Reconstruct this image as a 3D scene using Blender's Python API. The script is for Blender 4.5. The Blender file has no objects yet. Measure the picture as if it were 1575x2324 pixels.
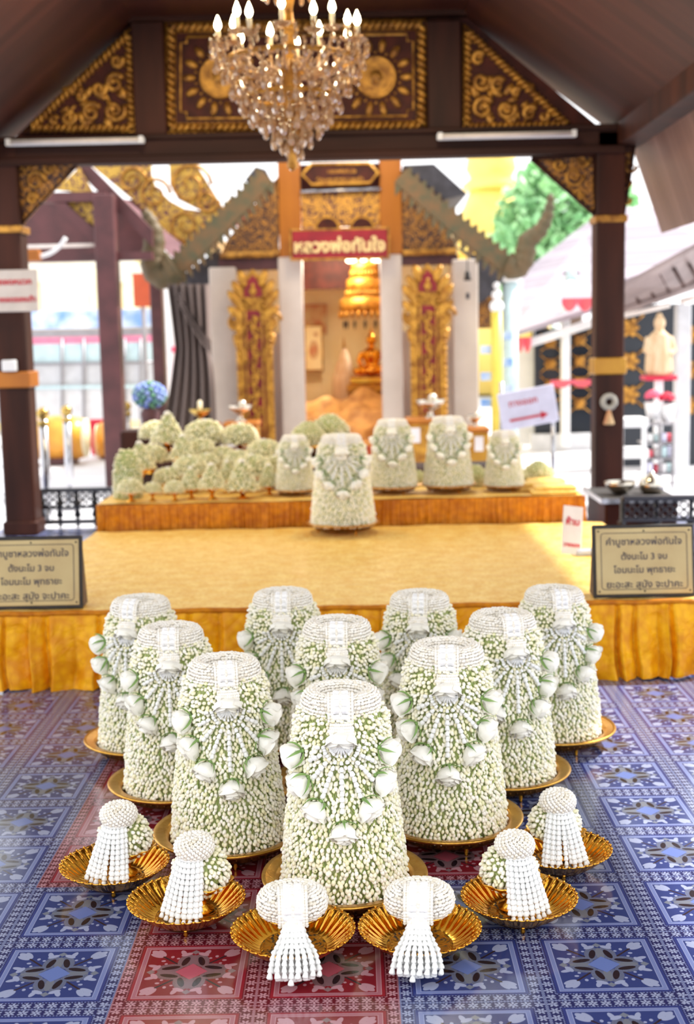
import bpy, math, random
import numpy as np
from mathutils import Vector, Matrix
PI = math.pi
SC = bpy.context.scene
COL = SC.collection

# ------------------------------------------------------------------ camera
CH = 1.37
PITCH = math.atan(402 / 2925.0); ROLL = 0.021; YAW = 0.00716
f0 = np.array([0, math.cos(PITCH), -math.sin(PITCH)]); u0 = np.array([0, math.sin(PITCH), math.cos(PITCH)]); r0 = np.array([1.0, 0, 0])
_r = math.cos(ROLL) * r0 - math.sin(ROLL) * u0; _u = math.sin(ROLL) * r0 + math.cos(ROLL) * u0
_Y = np.array([[math.cos(YAW), -math.sin(YAW), 0], [math.sin(YAW), math.cos(YAW), 0], [0, 0, 1]])
CR, CU, CF = _Y @ _r, _Y @ _u, _Y @ f0
cd = bpy.data.cameras.new('camera'); cam = bpy.data.objects.new('camera', cd); COL.objects.link(cam)
cd.sensor_fit = 'VERTICAL'; cd.sensor_height = 36.0; cd.lens = 2925 / 2324 * 36.0
cd.clip_start = 0.05; cd.clip_end = 200
cam.matrix_world = Matrix(((CR[0], CU[0], -CF[0], 0), (CR[1], CU[1], -CF[1], 0), (CR[2], CU[2], -CF[2], CH), (0, 0, 0, 1)))
cd.dof.use_dof = True; cd.dof.focus_distance = 3.0; cd.dof.aperture_fstop = 3.0
SC.camera = cam

def at(x, y, Y):
    """the point of the vertical plane at distance Y that the photograph shows at pixel x, y"""
    d = CF + CR * (x - 787.5) / 2925.0 - CU * (y - 1162) / 2925.0
    p = d * (Y / d[1])
    return Vector((p[0], p[1], p[2] + CH))

# ------------------------------------------------------------------ light and exposure
SC.view_settings.view_transform = 'Standard'; SC.view_settings.look = 'None'
SC.view_settings.gamma = 1; SC.view_settings.exposure = 0.0; SC.view_settings.use_curve_mapping = False
wd = bpy.data.worlds.new('sky'); SC.world = wd; wd.use_nodes = True
bg = wd.node_tree.nodes['Background']; bg.inputs[0].default_value = (0.98, 0.985, 1.0, 1); bg.inputs[1].default_value = 2.0
SC.cycles.max_bounces = 8; SC.cycles.sample_clamp_indirect = 6
def lamp(name, kind, loc, energy, color, size=0.2, rot=(0, 0, 0), sy=None):
    l = bpy.data.lights.new(name, kind); l.energy = energy; l.color = color
    if kind == 'AREA':
        l.size = size
        if sy: l.shape = 'RECTANGLE'; l.size_y = sy
    elif kind == 'POINT': l.shadow_soft_size = size
    o = bpy.data.objects.new(name, l); o.location = loc; o.rotation_euler = rot; COL.objects.link(o)
    return o
lamp('shrine_ceiling_light', 'POINT', (-0.1, 14.6, 2.3), 120, (1.0, 0.87, 0.66), 0.25)
lamp('shrine_front_fill', 'POINT', (-0.1, 11.6, 3.4), 50, (1.0, 0.75, 0.42), 0.25)  # added fill hung before the shrine front to strengthen its gilt panels
for lx in (-1.2, 0.55): lamp('altar_fill', 'AREA', (lx, 7.4, 3.47), 34, (1.0, 0.84, 0.55), 0.5)  # added warm fill without a fixture, brightens altar and platform
sun = lamp('sun', 'SUN', (6, 9, 8), 8.0, (1.0, 0.97, 0.92)); sun.data.angle = math.radians(2.5)
sun.rotation_euler = Vector((0.75, 0.38, 1.0)).to_track_quat('Z', 'Y').to_euler()

ROOF0 = 2.0
# ------------------------------------------------------------------ materials
def lin(c):
    c = c / 255.0
    return c / 12.92 if c <= 0.04045 else ((c + 0.055) / 1.055) ** 2.4
def rgb(r, g, b): return (lin(r), lin(g), lin(b), 1)
def newmat(name):
    m = bpy.data.materials.new(name); m.use_nodes = True
    return m, m.node_tree, m.node_tree.nodes['Principled BSDF']
def mat(name, c, rough=0.5, metal=0.0, c2=None, scale=8.0, bump=0.0, bscale=40.0, spec=None, stretch=None, sheen=0, trans=0, emit=None, coat=0, sub=0):
    m, t, p = newmat(name); N = t.nodes; L = t.links
    p.inputs['Roughness'].default_value = rough; p.inputs['Metallic'].default_value = metal
    if spec is not None: p.inputs['Specular IOR Level'].default_value = spec
    if sheen: p.inputs['Sheen Weight'].default_value = sheen
    if trans: p.inputs['Transmission Weight'].default_value = trans
    if coat: p.inputs['Coat Weight'].default_value = coat; p.inputs['Coat Roughness'].default_value = 0.15
    if emit: p.inputs['Emission Color'].default_value = c; p.inputs['Emission Strength'].default_value = emit
    tc = N.new('ShaderNodeTexCoord'); mp = N.new('ShaderNodeMapping'); L.new(tc.outputs['Object'], mp.inputs[0])
    if stretch: mp.inputs['Scale'].default_value = stretch
    nz = N.new('ShaderNodeTexNoise'); nz.inputs['Scale'].default_value = scale; nz.inputs['Detail'].default_value = 5; L.new(mp.outputs[0], nz.inputs['Vector'])
    mx = N.new('ShaderNodeMix'); mx.data_type = 'RGBA'
    rp = N.new('ShaderNodeMapRange'); rp.inputs[1].default_value = 0.35; rp.inputs[2].default_value = 0.65; L.new(nz.outputs['Fac'], rp.inputs[0])
    L.new(rp.outputs[0], mx.inputs['Factor']); mx.inputs['A'].default_value = c
    mx.inputs['B'].default_value = c2 if c2 else tuple(min(1, v * 0.86) for v in c[:3]) + (1,)
    L.new(mx.outputs['Result'], p.inputs['Base Color'])
    if bump:
        nb = N.new('ShaderNodeTexNoise'); nb.inputs['Scale'].default_value = bscale; nb.inputs['Detail'].default_value = 4; L.new(mp.outputs[0], nb.inputs['Vector'])
        b = N.new('ShaderNodeBump'); b.inputs['Strength'].default_value = bump; b.inputs['Distance'].default_value = 0.01
        L.new(nb.outputs['Fac'], b.inputs['Height']); L.new(b.outputs[0], p.inputs['Normal'])
    return m
def island(name, stops, rough=0.55):
    """a colour of its own for every bud"""
    m, t, p = newmat(name); N = t.nodes; L = t.links
    g = N.new('ShaderNodeNewGeometry'); r = N.new('ShaderNodeValToRGB'); cr = r.color_ramp
    while len(cr.elements) < len(stops): cr.elements.new(0.5)
    for e, (q, c) in zip(cr.elements, stops): e.position = q; e.color = c
    L.new(g.outputs['Random Per Island'], r.inputs[0]); L.new(r.outputs[0], p.inputs['Base Color'])
    p.inputs['Roughness'].default_value = rough
    p.inputs['Subsurface Weight'].default_value = 0.0
    return m

M = {}
M['bud'] = island('jasmine_bud', [(0, rgb(255, 252, 242)), (0.5, rgb(252, 248, 228)), (0.85, rgb(248, 242, 208)), (1, rgb(238, 236, 190))])
M['budshaded'] = island('shaded_jasmine_bud', [(0, rgb(246, 242, 218)), (0.5, rgb(238, 230, 190)), (1, rgb(222, 212, 160))])  # creamier, darker buds: the mounds' shaded fronts put into the colour
M['bead'] = island('white_bead', [(0, rgb(250, 247, 240)), (0.7, rgb(245, 240, 230)), (1, rgb(236, 228, 210))])
M['strand'] = island('crown_flower', [(0, rgb(248, 249, 248)), (1, rgb(238, 239, 236))])
M['stem'] = island('bud_stem', [(0, rgb(150, 172, 84)), (0.5, rgb(180, 196, 116)), (1, rgb(130, 155, 78))])
M['core'] = mat('leafy_core', rgb(160, 172, 112), 0.8, c2=rgb(188, 196, 138), scale=60)
M['petal'] = mat('rose_petal', rgb(252, 250, 242), 0.5, c2=rgb(246, 243, 232), scale=25, bump=0.15, bscale=60)
M['sepal'] = mat('rose_sepal', rgb(112, 150, 76), 0.5, c2=rgb(140, 174, 100), scale=30)
M['folded'] = mat('folded_petal', rgb(250, 249, 248), 0.5, c2=rgb(242, 242, 242), scale=30, spec=0.25)
M['gold'] = mat('polished_gold', rgb(236, 178, 74), 0.18, 1.0, c2=rgb(222, 156, 50), scale=12, bump=0.06, bscale=70)
M['goldtray'] = mat('brushed_gold', rgb(222, 172, 84), 0.3, 1.0, c2=rgb(205, 150, 62), scale=30, bump=0.12, bscale=140)
M['golddark'] = mat('pierced_dark_gold', rgb(80, 50, 24), 0.4, 0.8, c2=rgb(150, 100, 40), scale=90)
M['goldpaint'] = mat('gold_paint', rgb(206, 152, 56), 0.4, 0.45, c2=rgb(150, 98, 30), scale=14, bump=0.3, bscale=50)
M['goldold'] = mat('old_gold_leaf', rgb(206, 150, 62), 0.4, 0.5, c2=rgb(132, 86, 34), scale=18, bump=0.3, bscale=60)
M['wood'] = mat('dark_stained_wood', rgb(70, 36, 25), 0.55, c2=rgb(46, 23, 16), scale=6, stretch=(1, 1, 0.15), bump=0.06, spec=0.2)
M['woodbeam'] = mat('beam_wood', rgb(60, 32, 23), 0.6, c2=rgb(40, 21, 15), scale=6, stretch=(0.15, 1, 1), bump=0.06, spec=0.2)
M['postred'] = mat('maroon_paint', rgb(92, 48, 50), 0.5, c2=rgb(70, 36, 38), scale=5)
M['panelred'] = mat('dark_lacquer', rgb(82, 36, 26), 0.55, c2=rgb(58, 25, 19), scale=10, spec=0.2)
M['deepred'] = mat('red_lacquer', rgb(150, 22, 34), 0.4, c2=rgb(128, 16, 28), scale=10)
M['white'] = mat('white_paint', rgb(240, 240, 240), 0.5, c2=rgb(228, 228, 230), scale=4)
M['column'] = mat('column_plaster', rgb(206, 192, 180), 0.5, c2=rgb(194, 180, 168), scale=3)
M['yellowwall'] = mat('yellow_wall', rgb(244, 228, 180), 0.6, c2=rgb(234, 212, 156), scale=3)
M['yellowpost'] = mat('yellow_gold_post', rgb(180, 108, 22), 0.4, 0.2, c2=rgb(158, 90, 16), scale=4, stretch=(1, 1, 0.2))
M['steel'] = mat('stainless_steel', rgb(190, 190, 194), 0.25, 1.0)
M['darksteel'] = mat('dark_metal', rgb(70, 70, 76), 0.35, 0.8)
M['brass'] = mat('brass', rgb(190, 160, 90), 0.2, 1.0)
M['brass_band'] = mat('brass_band', rgb(190, 140, 40), 0.35, 0.3, c2=rgb(170, 118, 30), scale=6)
M['silver'] = mat('silver', rgb(214, 206, 192), 0.18, 1.0)
M['black'] = mat('black_worn_paint', rgb(30, 26, 25), 0.6, c2=rgb(50, 42, 38), scale=30)
M['redtext'] = mat('red_lettering', rgb(206, 40, 60), 0.5)
M['darktext'] = mat('dark_lettering', rgb(48, 42, 62), 0.5)
M['plate'] = mat('aged_brass_plate', rgb(196, 174, 122), 0.45, 0.1, c2=rgb(180, 154, 104), scale=5)
M['boardside'] = mat('brown_board_edge', rgb(112, 84, 66), 0.6, c2=rgb(80, 60, 48), scale=20)
M['notice'] = mat('white_notice', rgb(226, 220, 220), 0.35)
M['acrylic'] = mat('clear_acrylic', rgb(214, 222, 236), 0.1, trans=0.4)
M['crystal'] = mat('amber_crystal', rgb(224, 190, 148), 0.08, trans=0.45, c2=rgb(180, 136, 96), scale=30)
M['candle'] = mat('candle_sleeve', rgb(250, 236, 200), 0.4)
M['bulb'] = mat('lit_bulb', (1.0, 0.82, 0.5, 1), 0.3, emit=22, c2=(1.0, 0.82, 0.5, 1))
M['tube'] = mat('unlit_tube', rgb(226, 214, 206), 0.3)
M['green'] = mat('tree_leaf', rgb(150, 206, 150), 0.6, c2=rgb(186, 228, 170), scale=3)
M['rooftile'] = mat('grey_roof_tile', rgb(226, 220, 226), 0.7, c2=rgb(200, 190, 196), scale=20)
M['concrete'] = mat('pale_paving', rgb(216, 216, 220), 0.6, c2=rgb(200, 200, 206), scale=3)
M['bluebanner'] = mat('blue_banner', rgb(116, 160, 222), 0.5, c2=rgb(226, 236, 250), scale=4)
M['pink'] = mat('pink_fabric', rgb(236, 90, 120), 0.6)
M['redfab'] = mat('red_fabric', rgb(206, 30, 66), 0.6)
M['drum'] = mat('drum_barrel', rgb(214, 140, 50), 0.35, 0.2, c2=rgb(236, 180, 70), scale=4)
M['palecyan'] = mat('pale_glass_panel', rgb(206, 232, 236), 0.3)
M['greypanel'] = mat('pale_grey_panel', rgb(206, 208, 212), 0.5)
M['curtain'] = mat('grey_brown_curtain', rgb(128, 112, 106), 0.7, c2=rgb(96, 84, 80), scale=5, stretch=(1, 1, 0.1))
M['darkwall'] = mat('black_lacquer_wall', rgb(30, 36, 46), 0.3)
M['orangeboard'] = mat('orange_board', rgb(190, 80, 40), 0.5)
M['cream'] = mat('cream_robe', rgb(226, 200, 164), 0.7, c2=rgb(206, 172, 130), scale=8, stretch=(4, 4, 0.5))
M['blueflower'] = island('blue_petals', [(0, rgb(120, 146, 220)), (0.5, rgb(150, 170, 226)), (0.75, rgb(90, 150, 130)), (1, rgb(110, 160, 110))])
M['greenpaint'] = mat('weathered_green_gold', rgb(112, 82, 48), 0.6, c2=rgb(78, 76, 50), scale=10, bump=0.4, bscale=30)
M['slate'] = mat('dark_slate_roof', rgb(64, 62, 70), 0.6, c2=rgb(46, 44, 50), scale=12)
M['soffit'] = mat('soffit_board', rgb(150, 132, 128), 0.5, c2=rgb(122, 106, 104), scale=4)
M['lilac'] = mat('pale_sign_board', rgb(226, 226, 250), 0.4)
M['mural'] = mat('painted_mural', rgb(214, 190, 140), 0.6, c2=rgb(196, 120, 80), scale=6)
M['rock'] = mat('gold_draped_cloth', rgb(222, 180, 110), 0.6, c2=rgb(170, 126, 70), scale=7, bump=0.6, bscale=12)

M['creamtext'] = mat('cream_gold_lettering', rgb(236, 204, 140), 0.4)
M['bulbwarm'] = mat('lit_warm_bulb', (1.0, 0.85, 0.6, 1), 0.3, emit=6, c2=(1.0, 0.85, 0.6, 1))
M['bulbwhite'] = mat('lit_white_globe', (1, 1, 1, 1), 0.3, emit=1.5, c2=(1, 1, 1, 1))
M['pinkpaint'] = mat('faded_pink_paint', rgb(206, 160, 166), 0.5)
M['noticewarm'] = mat('aged_white_board', rgb(206, 196, 190), 0.5)
M['palewall'] = mat('pale_stucco', rgb(236, 230, 214), 0.6)
M['palecream'] = mat('cream_window', rgb(255, 250, 214), 0.4)
M['greysteel'] = mat('grey_metal', rgb(150, 146, 150), 0.4, 0.3)
M['pinkband'] = mat('pink_band', rgb(240, 140, 168), 0.5)
M['palegrey'] = mat('light_grey_panel', rgb(222, 222, 224), 0.5)
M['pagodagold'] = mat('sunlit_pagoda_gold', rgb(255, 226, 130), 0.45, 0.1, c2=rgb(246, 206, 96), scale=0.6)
M['palegold'] = mat('pale_gold_paint', rgb(240, 216, 90), 0.4)
M['pinkred'] = mat('rosy_red_cloth', rgb(236, 100, 116), 0.6)
M['greybead'] = mat('dusty_white_flowers', rgb(200, 196, 186), 0.7)

def cloth(name, c, c2, rough, weave, crinkle, sheen=0.03):
    m, t, p = newmat(name); N = t.nodes; L = t.links
    tc = N.new('ShaderNodeTexCoord')
    v = N.new('ShaderNodeTexVoronoi'); v.inputs['Scale'].default_value = weave; L.new(tc.outputs['Object'], v.inputs['Vector'])
    n = N.new('ShaderNodeTexNoise'); n.inputs['Scale'].default_value = weave * 0.22; n.inputs['Detail'].default_value = 8; L.new(tc.outputs['Object'], n.inputs['Vector'])
    a = N.new('ShaderNodeMath'); a.operation = 'MULTIPLY_ADD'; L.new(v.outputs['Distance'], a.inputs[0]); a.inputs[1].default_value = 0.5; L.new(n.outputs['Fac'], a.inputs[2])
    rp = N.new('ShaderNodeMapRange'); rp.inputs[1].default_value = 0.5; rp.inputs[2].default_value = 0.95; L.new(a.outputs[0], rp.inputs[0])
    mx = N.new('ShaderNodeMix'); mx.data_type = 'RGBA'; L.new(rp.outputs[0], mx.inputs['Factor']); mx.inputs['A'].default_value = c; mx.inputs['B'].default_value = c2
    L.new(mx.outputs['Result'], p.inputs['Base Color']); p.inputs['Roughness'].default_value = rough; p.inputs['Sheen Weight'].default_value = sheen; p.inputs['Specular IOR Level'].default_value = 0.25
    n2 = N.new('ShaderNodeTexNoise'); n2.inputs['Scale'].default_value = 9; n2.inputs['Detail'].default_value = 3; n2.inputs['Distortion'].default_value = 1.2; L.new(tc.outputs['Object'], n2.inputs['Vector'])
    ad = N.new('ShaderNodeMath'); ad.operation = 'MULTIPLY_ADD'; L.new(a.outputs[0], ad.inputs[0]); ad.inputs[1].default_value = 0.12; L.new(n2.outputs['Fac'], ad.inputs[2])
    b = N.new('ShaderNodeBump'); b.inputs['Strength'].default_value = crinkle; b.inputs['Distance'].default_value = 0.03; L.new(ad.outputs[0], b.inputs['Height']); L.new(b.outputs[0], p.inputs['Normal'])
    return m
M['topcloth'] = cloth('pale_gold_brocade', rgb(248, 216, 128), rgb(230, 178, 76), 0.5, 60, 0.3)
M['skirt'] = cloth('yellow_satin', rgb(248, 180, 8), rgb(222, 142, 2), 0.42, 30, 0.6)
M['skirtorange'] = cloth('orange_satin', rgb(216, 136, 6), rgb(178, 100, 2), 0.45, 30, 0.3)

def planks(name, c, c2, rough, axis, pitch):
    m, t, p = newmat(name); N = t.nodes; L = t.links
    g = N.new('ShaderNodeNewGeometry'); s = N.new('ShaderNodeSeparateXYZ'); L.new(g.outputs['Position'], s.inputs[0])
    d = N.new('ShaderNodeMath'); d.operation = 'DIVIDE'; L.new(s.outputs[axis], d.inputs[0]); d.inputs[1].default_value = pitch
    fl = N.new('ShaderNodeMath'); fl.operation = 'FLOOR'; L.new(d.outputs[0], fl.inputs[0])
    fr = N.new('ShaderNodeMath'); fr.operation = 'FRACT'; L.new(d.outputs[0], fr.inputs[0])
    wn = N.new('ShaderNodeTexWhiteNoise'); wn.noise_dimensions = '1D'; L.new(fl.outputs[0], wn.inputs['W'])
    mp = N.new('ShaderNodeMapping'); L.new(g.outputs['Position'], mp.inputs[0]); sc = [1.5, 1.5, 1.5]; sc[axis] = 22; mp.inputs['Scale'].default_value = sc
    nz = N.new('ShaderNodeTexNoise'); nz.inputs['Scale'].default_value = 1.5; nz.inputs['Detail'].default_value = 4; L.new(mp.outputs[0], nz.inputs['Vector'])
    av = N.new('ShaderNodeMath'); av.operation = 'MULTIPLY_ADD'; L.new(wn.outputs['Value'], av.inputs[0]); av.inputs[1].default_value = 0.6; 
    hv = N.new('ShaderNodeMath'); hv.operation = 'MULTIPLY'; L.new(nz.outputs['Fac'], hv.inputs[0]); hv.inputs[1].default_value = 0.6; L.new(hv.outputs[0], av.inputs[2])
    mx = N.new('ShaderNodeMix'); mx.data_type = 'RGBA'; L.new(av.outputs[0], mx.inputs['Factor']); mx.inputs['A'].default_value = c; mx.inputs['B'].default_value = c2
    gr = N.new('ShaderNodeMath'); gr.operation = 'LESS_THAN'; L.new(fr.outputs[0], gr.inputs[0]); gr.inputs[1].default_value = 0.06
    m2 = N.new('ShaderNodeMix'); m2.data_type = 'RGBA'; L.new(gr.outputs[0], m2.inputs['Factor']); L.new(mx.outputs['Result'], m2.inputs['A']); m2.inputs['B'].default_value = tuple(v * 0.4 for v in c[:3]) + (1,)
    L.new(m2.outputs['Result'], p.inputs['Base Color']); p.inputs['Roughness'].default_value = rough; p.inputs['Specular IOR Level'].default_value = 0.35
    return m
M['planks'] = planks('ceiling_planks', rgb(82, 42, 32), rgb(52, 25, 18), 0.42, 1, 0.11)
M['eave'] = planks('eave_planks', rgb(150, 116, 104), rgb(112, 82, 72), 0.4, 1, 0.11)

# floor tile: an emblem built from folded distance masks
class E:
    t = None
    def __init__(s, k): s.k = k
    @staticmethod
    def op(o, *a):
        n = E.t.nodes.new('ShaderNodeMath'); n.operation = o
        for i, v in enumerate(a):
            if isinstance(v, E): E.t.links.new(v.k, n.inputs[i])
            else: n.inputs[i].default_value = v
        return E(n.outputs[0])
    def __add__(s, o): return E.op('ADD', s, o)
    def __sub__(s, o): return E.op('SUBTRACT', s, o)
    def __mul__(s, o): return E.op('MULTIPLY', s, o)
    def __truediv__(s, o): return E.op('DIVIDE', s, o)
    def lt(s, o): return E.op('LESS_THAN', s, o)
    def gt(s, o): return E.op('GREATER_THAN', s, o)
    def abs(s): return E.op('ABSOLUTE', s)
    def fract(s): return E.op('FRACT', s)
    def floor(s): return E.op('FLOOR', s)
def emax(a, b): return E.op('MAXIMUM', a, b)
def emin(a, b): return E.op('MINIMUM', a, b)
def tile_material():
    m, t, p = newmat('patterned_floor_tile'); E.t = t; N = t.nodes; L = t.links
    g = N.new('ShaderNodeNewGeometry'); s = N.new('ShaderNodeSeparateXYZ'); L.new(g.outputs['Position'], s.inputs[0])
    u = (E(s.outputs[0]) - 0.07) / 0.3; v = (E(s.outputs[1]) - 2.5) / 0.3
    ci, ri = u.floor(), v.floor()
    fu, fv = (u.fract() - 0.5).abs(), (v.fract() - 0.5).abs()
    a, b = emax(fu, fv), emin(fu, fv)
    def ell(cx, cy, rx, ry, deg):
        c, sn = math.cos(math.radians(deg)), math.sin(math.radians(deg))
        dx, dy = a - cx, b - cy
        x = (dx * c + dy * sn) / rx; y = (dy * c - dx * sn) / ry
        return (x * x + y * y).lt(1.0)
    red_front = ci.gt(-2.5) * ci.lt(-0.5) * ri.lt(1.5)
    red_back = ci.gt(-3.5) * ci.lt(0.5) * ri.gt(1.5) * ri.lt(6.5)
    red = emin(red_front + red_back, 1.0)
    tt = (b * 11.0 + 0.5).fract() - 0.5; cc = (a - 0.4527) * 11.0
    rad = E.op('SQRT', tt * tt + cc * cc); ang = E.op('ARCTAN2', tt, cc)
    pet = E.op('COSINE', ang * 3.0).abs()
    flower = rad.lt(pet * 0.36 + 0.08) * rad.gt(0.07) * a.gt(0.405)
    dots = (cc.abs() - 0.44).abs().lt(0.05) * (b * 44.0).fract().gt(0.45) * a.gt(0.4)
    border = a.gt(0.402)
    frame_dark = a.gt(0.377) * a.lt(0.402)
    frame = a.gt(0.345) * a.lt(0.378)
    frame_edge = emin((a - 0.346).abs().lt(0.003) + (a - 0.377).abs().lt(0.003), 1.0)
    grout = a.gt(0.4945)
    diamond = (a + b).lt(0.118)
    leaf_g = ell(0.165, 0.058, 0.10, 0.056, -12) * a.lt(0.26)
    leaf_d = ell(0.155, 0.058, 0.068, 0.024, -14)
    bell = ell(0.16, 0.0, 0.09, 0.03, 0)
    lot = emin(ell(0.262, 0.062, 0.045, 0.022, -62) + ell(0.285, 0.088, 0.045, 0.02, 20), 1.0)
    tip = ((a - 0.295).abs() + b).lt(0.033)
    stem = (a - b).lt(0.012) * (a + b).gt(0.18) * (a + b).lt(0.47)
    cl = emin(ell(0.285, 0.25, 0.055, 0.024, 30) + ell(0.30, 0.285, 0.05, 0.02, 60), 1.0)
    dot = emin(ell(0.225, 0.165, 0.017, 0.013, 0) + ell(0.20, 0.12, 0.012, 0.012, 0), 1.0)
    nz = N.new('ShaderNodeTexNoise'); nz.inputs['Scale'].default_value = 700; L.new(g.outputs['Position'], nz.inputs['Vector'])
    spk = E(nz.outputs['Fac']).gt(0.52)
    def pick(cb, crd):
        mx = N.new('ShaderNodeMix'); mx.data_type = 'RGBA'; L.new(red.k, mx.inputs['Factor']); mx.inputs['A'].default_value = cb; mx.inputs['B'].default_value = crd
        return mx.outputs['Result']
    cur = pick(rgb(44, 58, 112), rgb(122, 28, 40))
    def over(col, mask):
        nonlocal cur
        mx = N.new('ShaderNodeMix'); mx.data_type = 'RGBA'; L.new(mask.k, mx.inputs['Factor']); L.new(cur, mx.inputs['A'])
        if isinstance(col, tuple): mx.inputs['B'].default_value = col
        else: L.new(col, mx.inputs['B'])
        cur = mx.outputs['Result']
    light = pick(rgb(146, 154, 184), rgb(178, 132, 142))
    over(rgb(44, 34, 44), stem)
    over(pick(rgb(78, 84, 108), rgb(104, 78, 84)), leaf_g); over(pick(rgb(108, 116, 142), rgb(132, 104, 108)), leaf_g * spk)
    over(pick(rgb(106, 110, 122), rgb(120, 92, 98)), bell); over(rgb(34, 26, 34), leaf_d)
    over(pick(rgb(96, 114, 172), rgb(172, 82, 98)), diamond)
    over(light, lot); over(pick(rgb(110, 116, 130), rgb(128, 104, 108)), tip); over(light, cl); over(light, dot)
    over(pick(rgb(34, 40, 88), rgb(92, 22, 38)), border); over(pick(rgb(44, 56, 116), rgb(136, 30, 46)), frame_dark)
    over(pick(rgb(108, 120, 168), rgb(156, 96, 108)), frame); over(pick(rgb(136, 146, 186), rgb(178, 130, 140)), frame_edge)
    over(light, flower); over(pick(rgb(120, 132, 176), rgb(168, 112, 122)), dots)
    over(pick(rgb(104, 112, 146), rgb(150, 104, 116)), grout)
    L.new(cur, p.inputs['Base Color'])
    n2 = N.new('ShaderNodeTexNoise'); n2.inputs['Scale'].default_value = 260; n2.inputs['Detail'].default_value = 2; L.new(g.outputs['Position'], n2.inputs['Vector'])
    h = E(n2.outputs['Fac']) * 0.25 + frame * 0.5 - grout * 2.0 + flower * 0.3
    bp = N.new('ShaderNodeBump'); bp.inputs['Strength'].default_value = 0.25; bp.inputs['Distance'].default_value = 0.0015; L.new(h.k, bp.inputs['Height']); L.new(bp.outputs[0], p.inputs['Normal'])
    p.inputs['Roughness'].default_value = 0.13; p.inputs['Specular IOR Level'].default_value = 0.7
    return m
M['tile'] = tile_material()

def carved(name, cg, cb, scale, thr=0.5, metal=0.4):
    """pierced gilt carving: gold scrolls over a dark ground"""
    m, t, p = newmat(name); N = t.nodes; L = t.links
    tc = N.new('ShaderNodeTexCoord'); v = N.new('ShaderNodeTexNoise'); v.inputs['Scale'].default_value = scale; v.inputs['Detail'].default_value = 1.5; v.inputs['Distortion'].default_value = 2.2
    L.new(tc.outputs['Object'], v.inputs['Vector'])
    r = N.new('ShaderNodeMapRange'); r.inputs[1].default_value = thr - 0.03; r.inputs[2].default_value = thr + 0.03; L.new(v.outputs['Fac'], r.inputs[0])
    mx = N.new('ShaderNodeMix'); mx.data_type = 'RGBA'; L.new(r.outputs[0], mx.inputs['Factor']); mx.inputs['A'].default_value = cb; mx.inputs['B'].default_value = cg
    L.new(mx.outputs['Result'], p.inputs['Base Color'])
    k = N.new('ShaderNodeMath'); k.operation = 'MULTIPLY'; L.new(r.outputs[0], k.inputs[0]); k.inputs[1].default_value = metal; L.new(k.outputs[0], p.inputs['Metallic'])
    p.inputs['Roughness'].default_value = 0.42
    b = N.new('ShaderNodeBump'); b.inputs['Strength'].default_value = 0.7; b.inputs['Distance'].default_value = 0.02; L.new(v.outputs['Fac'], b.inputs['Height']); L.new(b.outputs[0], p.inputs['Normal'])
    return m
M['carve'] = carved('gilt_carving', rgb(206, 150, 60), rgb(84, 36, 40), 14, 0.47)
M['carvefine'] = carved('fine_gilt_carving', rgb(170, 116, 48), rgb(56, 26, 22), 22, 0.5)
M['carveyellow'] = carved('pierced_gilt_board', rgb(200, 160, 70), rgb(104, 58, 58), 13, 0.45)
M['naga'] = mat('dark_green_naga', rgb(84, 76, 50), 0.6, c2=rgb(108, 84, 52), scale=8, bump=0.5, bscale=25)
M['rooftile'] = planks('grey_roof_tile', rgb(186, 176, 186), rgb(150, 140, 150), 0.7, 2, 0.15)
M['bowlbase'] = carved('dark_patched_bowl_floor', rgb(206, 150, 50), rgb(50, 36, 20), 26, 0.45, 1.0)  # gold broken by irregular dark patches

# ------------------------------------------------------------------ mesh helpers
class MB:
    def __init__(s): s.V = []; s.L = []; s.T = []; s.I = []; s.n = 0
    def add(s, g, m=0):
        V, F = g
        V = np.asarray(V, float)
        if isinstance(F, np.ndarray):
            s.L.append((F + s.n).ravel()); s.T.append(np.full(len(F), F.shape[1])); s.I.append(np.full(len(F), m))
        else:
            s.L.append(np.array([i for f in F for i in f]) + s.n); s.T.append(np.array([len(f) for f in F])); s.I.append(np.full(len(F), m))
        s.V.append(V); s.n += len(V); return s
    def mesh(s, name, mats, smooth=True):
        V = np.concatenate(s.V); Lp = np.concatenate(s.L); T = np.concatenate(s.T); I = np.concatenate(s.I)
        me = bpy.data.meshes.new(name); me.vertices.add(len(V)); me.vertices.foreach_set('co', V.ravel())
        me.loops.add(len(Lp)); me.loops.foreach_set('vertex_index', Lp.astype(np.int32))
        me.polygons.add(len(T)); me.polygons.foreach_set('loop_start', np.concatenate([[0], np.cumsum(T)[:-1]]).astype(np.int32))
        for m in mats: me.materials.append(m)
        me.polygons.foreach_set('material_index', I.astype(np.int32))
        me.polygons.foreach_set('use_smooth', np.full(len(T), smooth))
        me.update(calc_edges=True); me.validate(); return me
def mv(g, loc=(0, 0, 0), R=None, s=1.0):
    V = np.asarray(g[0], float) * s
    if R is not None: V = V @ np.asarray(R, float).T
    return V + np.asarray(loc, float), g[1]
def rot(ax, a):
    return np.array(Matrix.Rotation(a, 3, ax))
def join(*gs):
    V = []; F = []; n = 0
    for g in gs:
        V.append(np.asarray(g[0], float)); F += [tuple(int(i) + n for i in f) for f in g[1]]; n += len(g[0])
    return np.concatenate(V), F
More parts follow.
